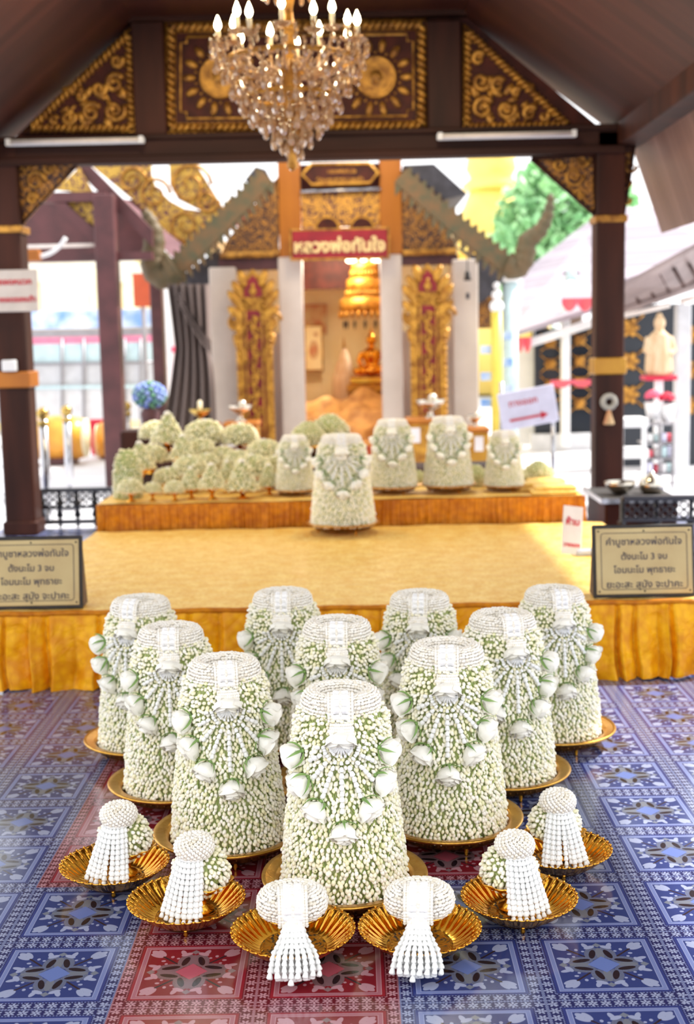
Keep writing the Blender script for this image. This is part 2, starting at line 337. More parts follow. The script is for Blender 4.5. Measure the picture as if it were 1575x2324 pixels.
def box(c, s, bev=0.0):
    x, y, z = [v / 2 for v in s]
    if bev <= 0:
        V = [(-x, -y, -z), (x, -y, -z), (x, y, -z), (-x, y, -z), (-x, -y, z), (x, -y, z), (x, y, z), (-x, y, z)]
        F = [(0, 3, 2, 1), (4, 5, 6, 7), (0, 1, 5, 4), (1, 2, 6, 5), (2, 3, 7, 6), (3, 0, 4, 7)]
        return np.array(V) + np.array(c), F
    b = bev
    o = [(-x + b, -y), (x - b, -y), (x, -y + b), (x, y - b), (x - b, y), (-x + b, y), (-x, y - b), (-x, -y + b)]
    V = []; rings = [(-z, 1), (-z + b, 0), (z - b, 0), (z, 1)]
    for zz, k in rings:
        for px, py in o:
            V.append((px - k * b * np.sign(px) * (abs(px) > x - b * 1.5), py - k * b * np.sign(py) * (abs(py) > y - b * 1.5), zz))
    F = [tuple(range(7, -1, -1)), tuple(range(24, 32))]
    for r in range(3):
        for i in range(8): F.append((r * 8 + i, r * 8 + (i + 1) % 8, r * 8 + 8 + (i + 1) % 8, r * 8 + 8 + i))
    return np.array(V) + np.array(c), F
def lathe(prof, n=24, scal=None, cap=True):
    V = []; F = []
    for k, (r, z) in enumerate(prof):
        for i in range(n):
            a = 2 * PI * i / n; rr = r * (scal(a, k) if scal else 1)
            V.append((rr * math.cos(a), rr * math.sin(a), z))
    for k in range(len(prof) - 1):
        for i in range(n): F.append((k * n + i, k * n + (i + 1) % n, (k + 1) * n + (i + 1) % n, (k + 1) * n + i))
    if cap:
        F.append(tuple(range(n - 1, -1, -1))); F.append(tuple((len(prof) - 1) * n + i for i in range(n)))
    return np.array(V), F
def frames(P):
    P = np.asarray(P, float); T = np.gradient(P, axis=0); T /= np.linalg.norm(T, axis=1)[:, None] + 1e-12
    up = np.array([0, 0, 1.0]) if abs(T[0][2]) < 0.9 else np.array([1.0, 0, 0])
    A = []
    for t in T:
        a = np.cross(up, t); a /= np.linalg.norm(a) + 1e-12; up = np.cross(t, a); A.append((a, up))
    return P, T, A
def tube(P, r, n=8, closed=False, cap=True):
    P, T, A = frames(P); rs = r if hasattr(r, '__len__') else [r] * len(P)
    V = []; F = []
    for p, (a, b), q in zip(P, A, rs):
        for i in range(n): V.append(p + q * (math.cos(2 * PI * i / n) * a + math.sin(2 * PI * i / n) * b))
    m = len(P)
    for k in range(m - 1 + (1 if closed else 0)):
        for i in range(n): F.append((k * n + i, k * n + (i + 1) % n, ((k + 1) % m) * n + (i + 1) % n, ((k + 1) % m) * n + i))
    if cap and not closed: F.append(tuple(range(n - 1, -1, -1))); F.append(tuple((m - 1) * n + i for i in range(n)))
    return np.array(V), F
def ball(c, r, n=12, m=8):
    r = r if hasattr(r, '__len__') else (r, r, r)
    prof = [(max(1e-4, math.sin(PI * k / m)), -math.cos(PI * k / m)) for k in range(m + 1)]
    V, F = lathe(prof, n); return V * np.array(r) + np.array(c), F
def grid(fn, nu, nv):
    V = [fn(i / nu, j / nv) for j in range(nv + 1) for i in range(nu + 1)]
    F = [(j * (nu + 1) + i, j * (nu + 1) + i + 1, (j + 1) * (nu + 1) + i + 1, (j + 1) * (nu + 1) + i) for j in range(nv) for i in range(nu)]
    return np.array(V), F
def prism(pts, d):
    """outline given as 3-D points on a plane facing the camera side; extruded by the vector d"""
    P = np.array([tuple(p) for p in pts], float); n = len(P); d = np.asarray(d, float)
    V = np.concatenate([P, P + d]); F = [tuple(range(n)), tuple(range(2 * n - 1, n - 1, -1))]
    for i in range(n): F.append(((i + 1) % n, i, n + i, n + (i + 1) % n))
    return V, F
def scatter(tmpl, R, Pp):
    V, Q = tmpl; V = np.asarray(V, float); Q = np.asarray(Q)
    W = np.einsum('nij,kj->nki', np.asarray(R), V) + np.asarray(Pp)[:, None, :]
    k = len(V); QQ = (Q[None] + (np.arange(len(Pp)) * k)[:, None, None]).reshape(-1, 4)
    return W.reshape(-1, 3), QQ
def axes(d, s=1.0, spin=None):
    """rotation whose Z runs along d (row-wise array)"""
    d = np.asarray(d, float); d = d / np.linalg.norm(d, axis=1)[:, None]
    h = np.where(np.abs(d[:, 2:3]) < 0.95, np.array([[0, 0, 1.0]]), np.array([[1.0, 0, 0]]))
    x = np.cross(h, d); x /= np.linalg.norm(x, axis=1)[:, None]; y = np.cross(d, x)
    if spin is not None:
        c, sn = np.cos(spin)[:, None], np.sin(spin)[:, None]; x, y = x * c + y * sn, y * c - x * sn
    s = np.broadcast_to(np.asarray(s, float).reshape(-1, 1) if hasattr(s, '__len__') else np.full((len(d), 1), s), (len(d), 1))
    return np.stack([x * s, y * s, d * s], axis=2)
def axis1(d, s=1.0): return axes(np.array([d], float), s)[0]

def turned(mb, R):
    mb.V = [v @ np.asarray(R).T for v in mb.V]; return mb

# ------------------------------------------------------------------ object helpers
def thing(name, label, cat, loc=(0, 0, 0), rz=0.0, group=None, s=1.0):
    o = bpy.data.objects.new(name, None); COL.objects.link(o); o.empty_display_size = 0.05
    o.location = loc; o.rotation_euler = (0, 0, rz); o.scale = (s, s, s)
    o['label'] = label; o['category'] = cat
    if group: o['group'] = group
    return o
def part(name, mb, mats, parent=None, smooth=True, label=None, stuff=False):
    if not isinstance(mb, MB): mb = MB().add(mb)
    mats = mats if isinstance(mats, (list, tuple)) else [mats]
    o = bpy.data.objects.new(name, mb.mesh(name, mats, smooth)); COL.objects.link(o)
    if parent: o.parent = parent
    if label: o['label'] = label
    if stuff: o['kind'] = 'stuff'
    return o
def tag(o, label, cat, group=None):
    o['label'] = label; o['category'] = cat
    if group: o['group'] = group
    return o
def struct(name, mb, mats, parent=None, smooth=False):
    o = part(name, mb, mats, parent, smooth)
    if not parent: o['kind'] = 'structure'
    return o
def dup(src, loc, rz=0.0, s=1.0, label=None, group=None):
    r = src.copy(); COL.objects.link(r); r.location = loc; r.rotation_euler = (0, 0, rz); r.scale = (s, s, s)
    if label: r['label'] = label
    if group: r['group'] = group
    for ch in list(src.children):
        c = ch.copy(); COL.objects.link(c); c.parent = r
        for g in list(ch.children):
            d = g.copy(); COL.objects.link(d); d.parent = c
    return r
def text(body, width, mtl, loc, rx=PI / 2, parent=None, bold=0.02, name='lettering', ry=0.0):
    """lettering centred on loc, its line running along X, standing upright when rx is a right angle"""
    cu = bpy.data.curves.new(name, 'FONT'); cu.body = body; cu.size = 1; cu.extrude = 0.02; cu.bevel_depth = bold; cu.bevel_resolution = 0; cu.resolution_u = 4
    o = bpy.data.objects.new('temporary', cu); COL.objects.link(o); bpy.context.view_layer.update()
    me = bpy.data.meshes.new_from_object(o.evaluated_get(bpy.context.evaluated_depsgraph_get()))
    bpy.data.objects.remove(o); bpy.data.curves.remove(cu)
    V = np.zeros(len(me.vertices) * 3); me.vertices.foreach_get('co', V); V = V.reshape(-1, 3)
    s = width / (V[:, 0].max() - V[:, 0].min()); V -= [(V[:, 0].max() + V[:, 0].min()) / 2, 0.3, 0]; V *= [s, s, s * 0.6]
    V = V @ (rot('Z', 0) @ rot('Y', ry) @ rot('X', rx)).T
    me.vertices.foreach_set('co', V.ravel()); me.materials.clear(); me.materials.append(mtl); me.update()
    r = bpy.data.objects.new(name, me); COL.objects.link(r); r.location = loc
    if parent: r.parent = parent
    return r
def pbox(x0, y0, x1, y1, Y, d, bev=0.0):
    """upright box whose front, at distance Y, spans the given pixels; d deep"""
    a, b, c, e = at(x0, y0, Y), at(x1, y0, Y), at(x0, y1, Y), at(x1, y1, Y)
    xa, xb = (a.x + c.x) / 2, (b.x + e.x) / 2; zt, zb = (a.z + b.z) / 2, (c.z + e.z) / 2
    return box(((xa + xb) / 2, Y + d / 2, (zt + zb) / 2), (xb - xa, d, zt - zb), bev)
def pprism(px, Y, d): return prism([at(x, y, Y) for x, y in px], (0, d, 0))

# ------------------------------------------------------------------ floor and outside ground
struct('floor', box((0, 4.6, -0.02), (9.0, 9.6, 0.04)), M['tile'])
struct('ground_outside', box((0, 24.0, -0.09), (60, 60, 0.06)), M['concrete'])

rng = np.random.default_rng(7); rnd = random.Random(5)
# ------------------------------------------------------------------ the open hall: roof, beams, pillars
HY = 9.19
def slab(p, q, th, y0, y1):
    """sloping slab between the points (x, z) p and q, running from y0 to y1"""
    dx, dz = q[0] - p[0], q[1] - p[1]; L = math.hypot(dx, dz); nx, nz = -dz / L * th, dx / L * th
    if nz < 0: nx, nz = -nx, -nz
    o = [(p[0], p[1]), (q[0], q[1]), (q[0] + nx, q[1] + nz), (p[0] + nx, p[1] + nz)]
    return prism([(x, y0, z) for x, z in o], (0, y1 - y0, 0))
RY = ROOF0
struct('ceiling', box((-0.32, (RY + 9.4) / 2, 3.56), (2.36, 9.4 - RY, 0.05)), M['planks'])
struct('ceiling_left', slab((-1.45, 3.535), (-2.62, 2.60), 0.05, RY, 9.4), M['planks'])
struct('ceiling_right', slab((0.80, 3.525), (1.93, 2.70), 0.05, RY, 9.4), M['planks'])
struct('ceiling_eave', slab((1.98, 2.70), (2.215, 2.04), 0.05, RY, 9.38), M['eave'])
struct('beam_right', box((1.94, (RY + 9.3) / 2, 2.70), (0.20, 9.3 - RY, 0.16), 0.01), M['wood'])
struct('beam_left', box((-2.55, (RY + 9.3) / 2, 2.66), (0.22, 9.3 - RY, 0.18), 0.01), M['wood'])
struct('beam_front', MB().add(box((-0.31, HY, 2.655), (4.5, 0.20, 0.16), 0.01)).add(box((-0.31, HY - 0.11, 2.59), (4.4, 0.05, 0.05), 0.006)).add(box((-0.31, HY - 0.11, 2.74), (4.4, 0.04, 0.035), 0.006)), M['woodbeam'])
struct('beam_collar', box((-0.33, HY, 3.54), (2.4, 0.16, 0.07), 0.01), M['woodbeam'])
struct('wall_gable', prism([(-2.45, 9.22, 2.66), (1.86, 9.22, 2.66), (0.80, 9.22, 3.53), (-1.46, 9.22, 3.53)], (0, 0.08, 0)), M['panelred'])
struct('trim_1', pbox(301, 48, 374, 308, 9.10, 0.12, 0.01), M['wood']); struct('trim_2', pbox(970, 45, 1047, 305, 9.10, 0.12, 0.01), M['wood'])
pl = struct('pillar_left', box((-2.395, HY, 1.36), (0.215, 0.215, 2.72), 0.012), M['wood'])
struct('gold_band', MB().add(box((-2.395, HY, at(40, 862, 9.08).z), (0.26, 0.26, 0.115), 0.008)), M['yellowpost'], pl); struct('capital_band', box((-2.395, HY, at(30, 520, 9.08).z), (0.25, 0.25, 0.05), 0.006), M['goldold'], pl)
struct('plinth', box((-2.395, HY, 0.05), (0.25, 0.25, 0.10), 0.01), M['wood'], pl)
pr = struct('pillar_right', box((1.80, HY, 1.36), (0.20, 0.20, 2.72), 0.012), M['wood'])
struct('gold_band', box((1.80, HY, at(1382, 831, 9.08).z), (0.226, 0.226, 0.118), 0.008), M['brass_band'], pr); struct('capital_band', box((1.80, HY, at(1382, 496, 9.08).z), (0.225, 0.225, 0.05), 0.006), M['goldold'], pr)
struct('plinth', box((1.80, HY, 0.05), (0.24, 0.24, 0.10), 0.01), M['wood'], pr)

def rope(pts, r=0.02, pitch=0.034):
    """gilt twisted rope laid along a polyline on the plane facing the hall"""
    mb = MB()
    for p, q in zip(pts, pts[1:]):
        p, q = np.array(p), np.array(q); d = q - p; L = np.linalg.norm(d); n = max(2, int(L / pitch)); d = d / L; a = math.atan2(d[2], d[0])
        for i in range(n):
            c = p + d * L * (i + 0.5) / n; mb.add(mv(ball((0, 0, 0), (r * 1.5, r * 0.95, r * 0.66), 8, 6), c, rot('Y', -(a + 0.9))))
    return mb
def scroll(cx, cz, r, turns, d, y, th=0.012, a0=0.0):
    P = [];
    for i in range(26):
        t = i / 25; a = a0 + d * turns * 2 * PI * t; q = r * (1 - 0.85 * t); P.append((cx + q * math.cos(a), y, cz + q * math.sin(a)))
    return tube(P, [th * (1.1 - 0.7 * i / 25) for i in range(26)], 6)
def leafs(spots, y, s):
    mb = MB()
    for x, z, a, l in spots: mb.add(mv(ball((0, 0, 0), (l, 0.014, l * 0.42), 8, 5), (x, y, z), rot('Y', -a)))
    return mb
# big gilt panel behind the chandelier
FY = 9.17
cp = thing('gable_carving', 'large rectangular gilt carved panel with two sun medallions behind the chandelier', 'carving', tuple(at(672, 303, FY)))
org = np.array(at(672, 303, FY))
def loc(x, y, dy=0.0): return np.array(at(x, y, FY)) + (0, dy, 0) - org
def rect(x0, y0, x1, y1, dy): return [loc(x0, y0, dy), loc(x1, y0 - 6, dy), loc(x1, y1 - 6, dy), loc(x0, y1, dy), loc(x0, y0, dy)]
part('panel_board', prism(rect(376, 50, 968, 304, 0)[:4], (0, 0.03, 0)), M['panelred'], cp, False)
part('rope_border', rope(rect(387, 62, 957, 292, -0.012), 0.030, 0.045), M['goldold'], cp)
part('outer_moulding', MB().add(tube(rect(377, 51, 967, 303, -0.008), 0.009, 6)).add(tube(rect(399, 74, 945, 281, -0.008), 0.006, 6)), M['goldold'], cp)
stp = [(424, 84), (924, 78), (924, 94), (938, 94), (938, 250), (924, 250), (924, 264), (424, 270), (424, 255), (410, 255), (410, 98), (424, 98), (424, 84)]
part('stepped_border', tube([loc(x, y, -0.008) for x, y in stp], 0.009, 6), M['goldold'], cp)
for mx in (499, 853):
    md = part('sun_medallion', MB().add(mv(lathe([(0.001, 0.035), (0.04, 0.04), (0.05, 0.006), (0.068, 0.036), (0.085, 0.002), (0.10, 0.034), (0.118, 0.0), (0.130, 0.036), (0.142, 0.016), (0.146, 0.0)], 40), loc(mx, 176), rot('X', PI / 2))), M['goldold'], cp)
    lf = MB(); c = loc(mx, 176)
    for i in range(14):
        a = 2 * PI * i / 14; lf.add(mv(ball((0, 0, 0), (0.052, 0.018, 0.025), 8, 5), c + np.array((0.212 * math.cos(a), -0.004, 0.212 * math.sin(a))), rot('Y', -a)))
        lf.add(mv(ball((0, 0, 0), (0.014, 0.008, 0.008), 6, 4), c + np.array((0.168 * math.cos(a + .22), -0.002, 0.168 * math.sin(a + .22))), rot('Y', -a)))
    part('flame_leaves', lf, M['goldold'], md)
part('centre_scrolls', MB().add(scroll(0, 0.42, 0.10, 1.6, 1, -0.012)).add(scroll(-0.16, 0.30, 0.09, 1.5, -1, -0.012)).add(scroll(0.16, 0.30, 0.09, 1.5, 1, -0.012)), M['goldold'], cp)
def tri_panel(v, label, mirror):
    global org
    org = np.array(at(*v[1], FY)); t = thing('gable_carving', label, 'carving', tuple(org), 0, 'triangular gable panels')
    P = [loc(*q) for q in v]; c = sum(P) / 3; ins = [p + (c - p) * 0.12 + np.array((0, -0.012, 0)) for p in P]
    part('panel_board', prism(P if mirror else P[::-1], (0, 0.03, 0)), M['panelred'], t, False)
    part('rope_border', rope(ins + ins[:1], 0.026, 0.04), M['goldold'], t)
    part('outer_moulding', tube([p + (c - p) * 0.03 + np.array((0, -0.008, 0)) for p in P] + [P[0] + (c - P[0]) * 0.03 + np.array((0, -0.008, 0))], 0.008, 6), M['goldold'], t)
    s = 1 if mirror else -1; R0 = P[1]; mb = MB()
    for (fx, fz, r, tn, d) in ((0.14, 0.15, 0.075, 1.6, 1), (0.30, 0.14, 0.065, 1.5, -1), (0.46, 0.11, 0.05, 1.4, 1), (0.13, 0.33, 0.065, 1.5, -1), (0.24, 0.30, 0.05, 1.4, 1), (0.11, 0.48, 0.045, 1.4, 1), (0.37, 0.25, 0.03, 1.2, 1), (0.56, 0.09, 0.03, 1.2, -1)):
        mb.add(scroll(R0[0] + s * fx, R0[2] + fz, r, tn, d * s, -0.014, 0.021, 0.5))
        mb.add(ball((R0[0] + s * (fx + 0.02), -0.02, R0[2] + fz + 0.015), (r * 0.42, 0.018, r * 0.35), 8, 5))
    rr = random.Random(3)
    mb2 = leafs([(R0[0] + s * rr.uniform(0.06, 0.5), R0[2] + rr.uniform(0.06, 0.3), rr.uniform(0, 6), rr.uniform(0.03, 0.055)) for _ in range(26)], -0.010, 1)
    part('scrollwork', mb, M['goldold'], t); part('leaf_carving', mb2, M['goldold'], t)
tri_panel([(302, 58), (309, 302), (50, 302)], 'triangular gilt carved panel in the gable left of the big panel', False)
tri_panel([(1050, 52), (1050, 299), (1306, 293)], 'triangular gilt carved panel in the gable right of the big panel', True)
def bracket(px, label, edges):
    b = thing('corner_bracket', label, 'bracket', tuple(at(*px[0], FY))); o = np.array(at(*px[0], FY))
    P = [np.array(at(x, y, FY)) - o for x, y in px]; part('carved_board', prism(P, (0, 0.05, 0)), M['carvefine'], b, False)
    part('edge_rail', tube([p + (0, -0.01, 0) for p in P] + [P[0] + (0, -0.01, 0)], 0.018, 6), M['wood'], b)
    c = sum(P) / len(P); mb = MB()
    for dx, dz, r in ((0, 0, 0.07), (0.10, 0.08, 0.045), (-0.06, 0.10, 0.045), (-0.03, -0.12, 0.04)): mb.add(scroll(c[0] + dx * edges, c[2] + dz, r, 1.5, edges, -0.012, 0.013))
    part('scrollwork', mb, M['goldold'], b)
bracket([(48, 510), (176, 374), (22, 350)][::-1], 'carved corner bracket between the left pillar and the beam', 1)
bracket([(1206, 360), (1347, 352), (1349, 488)], 'carved corner bracket between the right pillar and the beam', -1)
bracket([(1384, 340), (1438, 332), (1426, 410), (1413, 486), (1384, 490)], 'narrow carved bracket on the outer side of the right pillar', -1)
for (x0, y0, x1, y1), w in (((18, 316, 320, 324), 'left'), ((999, 302, 1303, 310), 'right')):
    t = thing('fluorescent_tube', 'unlit white tube lamp along the beam under the %s triangular panel' % w, 'tube lamp', (0, 0, 0), 0, 'unlit tube lamps on the beam')
    a, b = np.array(at(x0, (y0 + y1) / 2, 8.99)), np.array(at(x1, (y0 + y1) / 2, 8.99)); b[2] = a[2] = (a[2] + b[2]) / 2; t.location = tuple((a + b) / 2); h = (b - a) / 2
    part('glass_tube', tube([-h, h], 0.013, 10), M['tube'], t); part('batten', box((0, 0.035, 0), (2 * h[0] + 0.04, 0.04, 0.04), 0.005), M['white'], t, False)
    for e in (-1, 1): part('lamp_holder', box((e * h[0], 0.005, 0), (0.03, 0.04, 0.045)), M['white'], t, False)

# ------------------------------------------------------------------ gold cloth platform
def skirt(x0, x1, y, z0, z1, pitch, amp, seed, nz=14):
    r = random.Random(seed); xs = []; x = x0; off = []
    while x < x1:
        w = pitch * r.uniform(0.55, 1.5); fl = r.random() < 0.5; am = amp * r.uniform(0.55, 1.0); cr = r.uniform(0.78, 0.9)
        for q in range(14):
            t = q / 14; tt = 1 - t if fl else t
            xs.append(x + w * t); off.append(am * (0.15 + 0.85 * (tt / cr) ** 0.8 if tt < cr else max(0.0, 1 - (tt - cr) / (1 - cr) * 1.15)) + 0.003 * math.sin(11 * t + w * 90))
        x += w
    ph = [r.uniform(0, 6) for _ in range(4)]; n = len(xs) - 1
    def fn(u, v):
        i = min(n, int(round(u * n))); k = 0.25 + 0.75 * v ** 0.7
        wob = 0.006 * math.sin(17 * xs[i] + 9 * v + ph[0]) * v + 0.004 * math.sin(41 * xs[i] - 14 * v + ph[1]) * v
        return (xs[i] + 0.012 * math.sin(5 * v + xs[i] * 13 + ph[2]) * v, y - off[i] * k - wob - 0.015 * v, z1 + (z0 - z1) * v + (0.004 * math.sin(9 * xs[i] + ph[3]) + 0.004) * (v > 0.99))
    return grid(fn, n, nz)
PT = 0.306
pf = thing('cloth_platform', 'low platform covered in pale gold brocade with a pleated yellow satin skirt', 'platform', (0, 0, 0))
def topfn(u, v):
    x = -1.46 + 2.83 * u; y = 5.0 + 2.13 * v
    return (x, y, PT + 0.0018 * math.sin(9 * x + 4 * y) + 0.0016 * math.sin(23 * x - 17 * y) + 0.001 * math.sin(41 * y))
part('top_cloth', grid(topfn, 120, 60), M['topcloth'], pf)
part('frame', box((-0.045, 6.07, 0.15), (2.78, 2.08, 0.29)), M['wood'], pf, False)
part('pleated_skirt', skirt(-1.47, 1.39, 5.0, 0.0, PT - 0.012, 0.085, 0.078, 3), M['skirt'], pf)
part('edge_band', tube([(-1.47 + 2.85 * i / 40, 4.993, PT - 0.004 + 0.002 * math.sin(i * 1.7)) for i in range(41)], 0.011, 8), M['skirtorange'], pf)

# ------------------------------------------------------------------ flower pieces
BUDP = [(0.0011, 0.0), (0.0030, 0.14), (0.0044, 0.36), (0.0045, 0.6), (0.0033, 0.82), (0.0015, 0.95), (0.0003, 1.0)]
def tmpl(prof, n, ln, w=1.0, lobes=0, lob=0.0):
    V, F = lathe([(r * w, z * ln) for r, z in prof], n, (lambda a, k: 1 + lob * math.cos(lobes * a)) if lobes else None, cap=False)
    return V, np.array(F)
BUD = tmpl(BUDP, 7, 0.0138, 1.08)
BUDLO = tmpl([(0.0012, 0), (0.0045, 0.4), (0.004, 0.7), (0.0004, 1)], 5, 0.0135, 1.25)
STEM = tmpl([(0.0016, 0), (0.0013, 0.5), (0.0019, 1)], 4, 0.015)
BEAD = tmpl([(0.0008, -0.5), (0.0031, -0.3), (0.0038, 0.05), (0.0028, 0.35), (0.0006, 0.5)], 6, 0.0112, 1.1)
CROWN = tmpl([(0.0012, 0), (0.0044, 0.10), (0.0056, 0.35), (0.0068, 0.66), (0.0068, 0.82), (0.0050, 0.95), (0.0008, 1.0)], 12, 0.0158, 1.0, 4, 0.13)
def bud_mass(P, Nn, Tn, tilt, spread, seed, size=1.0, bud=None, stems=True):
    """buds hung on a surface: points, outward normals, upward tangents"""
    r = np.random.default_rng(seed); n = len(P)
    b = tilt + spread * r.normal(size=n); lat = np.cross(Tn, Nn); sw = 0.28 * r.normal(size=n)
    d = -Tn * np.cos(b)[:, None] + Nn * np.sin(b)[:, None] + lat * sw[:, None]
    d /= np.linalg.norm(d, axis=1)[:, None]
    s = size * r.uniform(0.82, 1.15, n); Pj = P + Nn * (r.normal(size=n) * 0.0012 * size)[:, None]
    mb = MB(); mb.add(scatter(bud or BUD, axes(d, s, r.uniform(0, 6, n)), Pj), 0)
    if stems:
        e = d - Nn * 0.55; e /= np.linalg.norm(e, axis=1)[:, None]
        mb.add(scatter(STEM, axes(e, s), Pj - e * (0.0140 * s)[:, None]), 1)
    return mb
CONE_PROF = [(0.0, 0.149), (0.10, 0.142), (0.20, 0.130), (0.30, 0.119), (0.38, 0.111), (0.415, 0.105), (0.435, 0.096), (0.445, 0.086)]
def cone_r(z): return float(np.interp(z, [q[0] for q in CONE_PROF], [q[1] for q in CONE_PROF]))
def cone_buds(seed, step=0.0093, pitch=0.0119):
    P = []; Nn = []; Tn = []; z = 0.006; k = 0; r = random.Random(seed)
    while z < 0.447:
        rr = cone_r(z); n = int(2 * PI * rr / pitch); sl = (cone_r(z + 0.02) - cone_r(z)) / 0.02
        for i in range(n):
            a = 2 * PI * (i + 0.5 * (k % 2) + r.uniform(-.22, .22)) / n; zz = z + r.uniform(-.0025, .0025)
            c, s = math.cos(a), math.sin(a); P.append((rr * c, rr * s, zz)); L = math.hypot(1, sl)
            Tn.append((sl * c / L, sl * s / L, 1 / L)); Nn.append((c / L, s / L, -sl / L))
        z += step; k += 1
    P, Nn, Tn = np.array(P), np.array(Nn), np.array(Tn)
    up = np.clip((P[:, 2] - 0.27) / 0.15, 0, 1)
    return bud_mass(P, Nn, Tn, 0.5 + 0.45 * up, 0.22 + 0.25 * up, seed)
def surf(a, z, o=0.0):
    """point on the cone: a = angle from the front, z, o = distance off the skin"""
    r = cone_r(z) + 0.008 + o
    return np.array((r * math.sin(a), -r * math.cos(a), z + o * 0.3))
def petal_grid(a0, span, R, rs, H, flare, z0=0.0, nu=8, nv=7):
    def fn(u, v):
        uu = 2 * u - 1; wid = math.sin(min(1, 0.25 + v * 1.1) * PI / 2) * (1 - 0.35 * max(0, v - 0.7) / 0.3 * abs(uu) ** 2)
        a = a0 + uu * span / 2 * wid
        r = R * rs * (0.22 + 0.78 * math.sin(min(1.0, v * 1.7) * PI / 2)) * (1 - 0.12 * max(0, v - 0.5) * 2 * (1 - flare))
        r += R * flare * max(0, v - 0.72) * 1.5 + R * 0.09 * abs(uu) ** 3 * v
        z = z0 + H * v * (1 - 0.10 * uu * uu * v) - R * flare * 0.5 * max(0, v - 0.8) * 2
        return (r * math.cos(a), r * math.sin(a), z)
    return grid(fn, nu, nv)
def rose_mesh(seed, R=0.0285, H=0.046):
    r = random.Random(seed); mb = MB()
    for k, (rs, n, hh, fl) in enumerate([(0.34, 3, 1.02, 0.0), (0.62, 3, 1.05, 0.06), (0.86, 4, 1.0, 0.16), (1.04, 4, 0.9, 0.40)]):
        for i in range(n):
            mb.add(petal_grid(2 * PI * (i + 0.31 * k) / n + r.uniform(-.2, .2), 2 * PI / n * 1.45, R, rs * r.uniform(0.95, 1.05), H * hh * r.uniform(0.92, 1.06), fl * r.uniform(0.4, 1.7)))
    return mb.mesh('rose', [M['petal']])
def calyx_mesh(seed, R=0.027):
    r = random.Random(seed); mb = MB(); mb.add(ball((0, 0, -0.002), (0.0055, 0.0055, 0.006), 8, 6))
    for i in range(5):
        a = 2 * PI * i / 5 + r.uniform(-.4, .4); ln = r.uniform(0.6, 1.15); w0 = 0.0046 * r.uniform(0.7, 1.2); dr = r.uniform(-.35, .35)
        def fn(u, v):
            w = w0 * (1 - v) ** 0.7 * (0.4 + 1.6 * v * (1 - v) * 2); rr = R * (0.16 + 1.16 * math.sin(min(1.0, v * 1.15) * PI / 2) + 0.25 * max(0, v - 0.7) * ln); zz = -0.003 + 0.031 * v ** 1.7 * ln
            aa = a + dr * v; return (rr * math.cos(aa) - (2 * u - 1) * w * math.sin(aa), rr * math.sin(aa) + (2 * u - 1) * w * math.cos(aa), zz - 0.002 * abs(2 * u - 1))
        mb.add(grid(fn, 2, 8))
    return mb.mesh('calyx', [M['sepal']])
ROSES = [(rose_mesh(s), calyx_mesh(s)) for s in range(4)]
TOPROSE = rose_mesh(11, 0.036, 0.040)
def strand_mb(path, pitch=0.0138, size=1.0, tm=None, fan=False):
    P = np.array(path, float); seg = np.linalg.norm(np.diff(P, axis=0), axis=1); cum = np.concatenate([[0], np.cumsum(seg)])
    n = max(1, int(cum[-1] / pitch)); q = np.arange(n) * pitch
    pos = np.stack([np.interp(q, cum, P[:, i]) for i in range(3)], 1); nx = np.stack([np.interp(q + pitch, cum, P[:, i]) for i in range(3)], 1)
    if fan: size = size * np.clip(0.58 + q / 0.09, 0.5, 1)
    return MB().add(scatter(tm or CROWN, axes(nx - pos + 1e-9, size, rng.uniform(0, 6, n)), pos))
def ring_beads(rx, ry, tx, tz, cz, rows, pitch=0.0098, seed=1, twist=0.15):
    """woven garland ring: beads laid along an oval ring of thick section"""
    r = np.random.default_rng(seed); P = []; D = []
    for k in range(rows):
        th = 2 * PI * k / rows; co = tx * math.cos(th); n = int(2 * PI * ((rx + ry) / 2 + co) / pitch)
        for i in range(n):
            a = 2 * PI * (i + 0.5 * (k % 2)) / n; P.append(((rx + co) * math.cos(a), (ry + co) * math.sin(a), cz + tz * math.sin(th)))
            D.append((-(rx + co) * math.sin(a), (ry + co) * math.cos(a), twist * (rx + co)))
    P, D = np.array(P), np.array(D)
    return MB().add(scatter(BEAD, axes(D, r.uniform(0.92, 1.12, len(P))), P + r.normal(size=P.shape) * 0.0006))
CONE_SRC = [cone_buds(1).mesh('jasmine_buds', [M['bud'], M['stem']]), cone_buds(2).mesh('jasmine_buds', [M['bud'], M['stem']])]
CORE = MB().add(lathe([(r - 0.003, z) for z, r in [(0.0, 0.149)] + CONE_PROF[1:7]] + [(0.055, 0.446), (0.045, 0.425)], 40)).mesh('leaf_core', [M['core']])
def ring_core(rx, ry, tx, tz, cz):
    V = []; F = []; n, m = 40, 12
    for i in range(n):
        a = 2 * PI * i / n
        for k in range(m):
            t = 2 * PI * k / m; V.append(((rx + tx * math.cos(t)) * math.cos(a), (ry + tx * math.cos(t)) * math.sin(a), cz + tz * math.sin(t)))
    for i in range(n):
        for k in range(m): F.append((i * m + k, ((i + 1) % n) * m + k, ((i + 1) % n) * m + (k + 1) % m, i * m + (k + 1) % m))
    return np.array(V), F
def fold_petal(w, h, t):
    return grid(lambda u, v: ((u - 0.5) * w * (1 - 0.25 * abs(2 * v - 1) ** 3), t * math.sin(PI * u) ** 0.6 * math.sin(PI * min(1, 0.12 + v * 0.95)) + 0.001 * math.sin(9 * u), (v - 0.5) * h), 8, 7)
